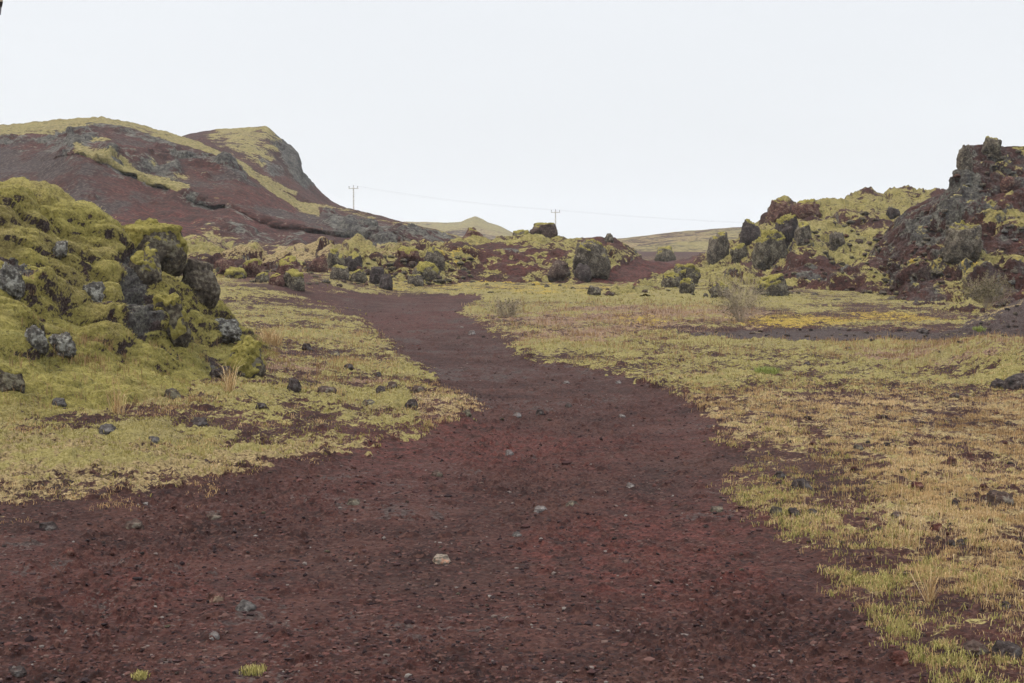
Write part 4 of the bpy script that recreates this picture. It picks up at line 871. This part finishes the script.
shrub(740, 321, 44, 48, 'bare twiggy fan shaped shrub standing on the flat before the right slope', 26, 700)
shrub(986, 308, 38, 38, 'grey olive bushy shrub at the foot of the dark crag', 26, 2600)
shrub(506, 317, 34, 24, 'low thin grey shrub at the right edge of the far end of the track', 22, 300)

# ------------------------------------------------------------------ utility poles and wires
def box(c, s):
    x, y, z = c; a, b, d = (v / 2 for v in s)
    V_ = np.array([[x + i * a, y + j * b, z + k * d] for k in (-1, 1) for i, j in ((-1, -1), (1, -1), (1, 1), (-1, 1))])
    return V_, np.array([[3, 2, 1, 0], [4, 5, 6, 7], [0, 1, 5, 4], [1, 2, 6, 5], [2, 3, 7, 6], [3, 0, 4, 7]])
def pole(px, pytop, D, zb, label):
    x, y, zt = (float(c) for c in at(px, pytop, D)); H = zt - zb
    e = bpy.data.objects.new('utility_pole', None); COL.objects.link(e); e.location = (x, y, zb); tag(e, label, 'utility pole', 'utility poles on the skyline')
    v, q = tubes([((0, 0, -.5), (0, 0, H), .15, .11)], 10); mesh_np('pole', v, q, mat=M_WOOD, parent=e)
    v, q = box((0, -.14, H - .25), (1.7, .14, .15)); mesh_np('crossarm', v, q, mat=M_WOOD, parent=e, smooth=False)
    for s in (-.75, 0, .75):
        zz = H - .16 if s else H
        v, q = tubes([((s, -.14 if s else 0, zz), (s, -.14 if s else 0, zz + .1), .03, .03), ((s, -.14 if s else 0, zz + .1), (s, -.14 if s else 0, zz + .3), .08, .05)], 8); mesh_np('insulator', v, q, mat=M_PORC, parent=e)
    return [Vector((x + s, y - (.14 if s else 0), zt + (.14 if s else .3))) for s in (-.75, 0, .75)]
p1 = pole(353.5, 187, 250, 4.4, 'utility pole on the ridge of the left hill')
p2 = pole(555.5, 211, 262, -.2, 'utility pole behind the big skyline boulder of the knoll')
p3 = pole(830, 226, 275, -.2, 'utility pole standing behind the mossy right slope')
for A_, B_, lab in ((p1, p2, 'three thin power lines sagging between the two utility poles'), (p2, p3, 'three thin power lines running right from the middle pole behind the right slope')):
    e = bpy.data.objects.new('power_line', None); COL.objects.link(e); e.location = A_[1]; tag(e, lab, 'power line')
    for a, b in zip(A_, B_):
        pts = [a.lerp(b, i / 16) - Vector((0, 0, .5 * 4 * (i / 16) * (1 - i / 16))) - A_[1] for i in range(17)]
        v, q = tubes([(p[:], r[:], .0035, .0035) for p, r in zip(pts[:-1], pts[1:])], 4); mesh_np('wire', v, q, mat=M_METAL, parent=e)

# a drooping dead branch whose tip dips into the upper left corner
def branch():
    tip = np.array([float(c) for c in at(.5, 15, 11.)]); k = np.array([float(c) for c in at(1., 2, 11.)]); a = np.array([float(c) for c in at(-5, -25, 11.)]); b = np.array([float(c) for c in at(-90, -40, 11.)]); c_ = np.array([float(c) for c in at(-170, 100, 11.)]); d = np.array([float(c) for c in at(-180, 330, 11.3)])
    root = d - np.array([0, 0, .6]); e = bpy.data.objects.new('dead_branch', None); COL.objects.link(e); e.location = root; tag(e, 'dark bare twig tip drooping into the upper left corner', 'branch')
    v, q = tubes([(d - root - np.array([0, 0, .6]), c_ - root, .03, .022), (c_ - root, b - root, .022, .016), (b - root, a - root, .016, .014), (a - root, k - root, .014, .016)], 8); mesh_np('stem', v, q, mat=M_TWIG, parent=e)
    v, q = tubes([(k - root, k - root + (tip - k) * .4, .016, .009), (k - root + (tip - k) * .4, tip - root, .006, .003)], 6); mesh_np('twig_tip', v, q, mat=R_DARK, parent=e)
branch()

# ------------------------------------------------------------------ light, sky, air
EL, AZ = math.radians(56), math.radians(-75)
w = bpy.data.worlds.new('World'); S.world = w; w.use_nodes = True; t = w.node_tree; t.nodes.clear()
N = lambda k: t.nodes.new(k); L = t.links.new
out = N('ShaderNodeOutputWorld'); bg = N('ShaderNodeBackground'); bg.inputs[1].default_value = .1; L(bg.outputs[0], out.inputs[0])
sky = N('ShaderNodeTexSky'); sky.sky_type = 'NISHITA'; sky.sun_disc = False; sky.sun_elevation = EL; sky.sun_rotation = AZ; sky.air_density = 1.; sky.dust_density = 4.
tc = N('ShaderNodeTexCoord'); sp = N('ShaderNodeSeparateXYZ'); L(tc.outputs['Generated'], sp.inputs[0])
rmp = N('ShaderNodeMapRange'); L(sp.outputs[2], rmp.inputs[0]); rmp.inputs[1].default_value = .2; rmp.inputs[2].default_value = .9; rmp.inputs[3].default_value = 1.; rmp.inputs[4].default_value = 3.8
ns = N('ShaderNodeTexNoise'); ns.inputs['Scale'].default_value = 2.2; ns.inputs['Detail'].default_value = 4; mp = N('ShaderNodeMapping'); mp.inputs['Scale'].default_value = (1, 1, 3); L(tc.outputs['Generated'], mp.inputs[0]); L(mp.outputs[0], ns.inputs['Vector'])
nr = N('ShaderNodeMapRange'); L(ns.outputs['Fac'], nr.inputs[0]); nr.inputs[3].default_value = .95; nr.inputs[4].default_value = 1.05
mu = N('ShaderNodeMath'); mu.operation = 'MULTIPLY'; L(rmp.outputs[0], mu.inputs[0]); L(nr.outputs[0], mu.inputs[1])
vm = N('ShaderNodeVectorMath'); vm.operation = 'SCALE'; vm.inputs[0].default_value = (8.95, 9.2, 9.55); L(mu.outputs[0], vm.inputs['Scale'])
mx = N('ShaderNodeMix'); mx.data_type = 'RGBA'; mx.inputs[0].default_value = .92; L(sky.outputs[0], mx.inputs[6]); L(vm.outputs[0], mx.inputs[7]); L(mx.outputs[2], bg.inputs[0])
sun = bpy.data.lights.new('sun', 'SUN'); sun.energy = 2.5; sun.angle = math.radians(16); sun.color = (1, .88, .70)
so = bpy.data.objects.new('sun', sun); COL.objects.link(so)
# sun_rotation turns clockwise from +Y seen from above; same direction for the lamp
dirv = Vector((math.sin(AZ) * math.cos(EL), math.cos(AZ) * math.cos(EL), math.sin(EL))); so.rotation_euler = dirv.to_track_quat('Z', 'Y').to_euler()
hz = bpy.data.materials.new('haze'); hz.use_nodes = True; ht = hz.node_tree; ht.nodes.clear(); ho = ht.nodes.new('ShaderNodeOutputMaterial'); hv = ht.nodes.new('ShaderNodeVolumePrincipled')
hv.inputs['Color'].default_value = (.9, .95, 1, 1); hv.inputs['Density'].default_value = .00033; hv.inputs['Anisotropy'].default_value = .2; ht.links.new(hv.outputs[0], ho.inputs['Volume'])
HZ = True
if HZ:
    v, q = box((0, 440, 11.), (3000, 960, 27)); tag(mesh_np('haze', v, q, mat=hz, smooth=False), 'thin pale haze in the air', 'haze', kind='stuff')
S.cycles.volume_bounces = 1; S.cycles.max_bounces = 6; S.cycles.diffuse_bounces = 3; S.cycles.use_denoising = True
S.view_settings.view_transform = 'Standard'; S.view_settings.look = 'None'; S.view_settings.exposure = 0; S.view_settings.gamma = 1; S.view_settings.use_curve_mapping = False
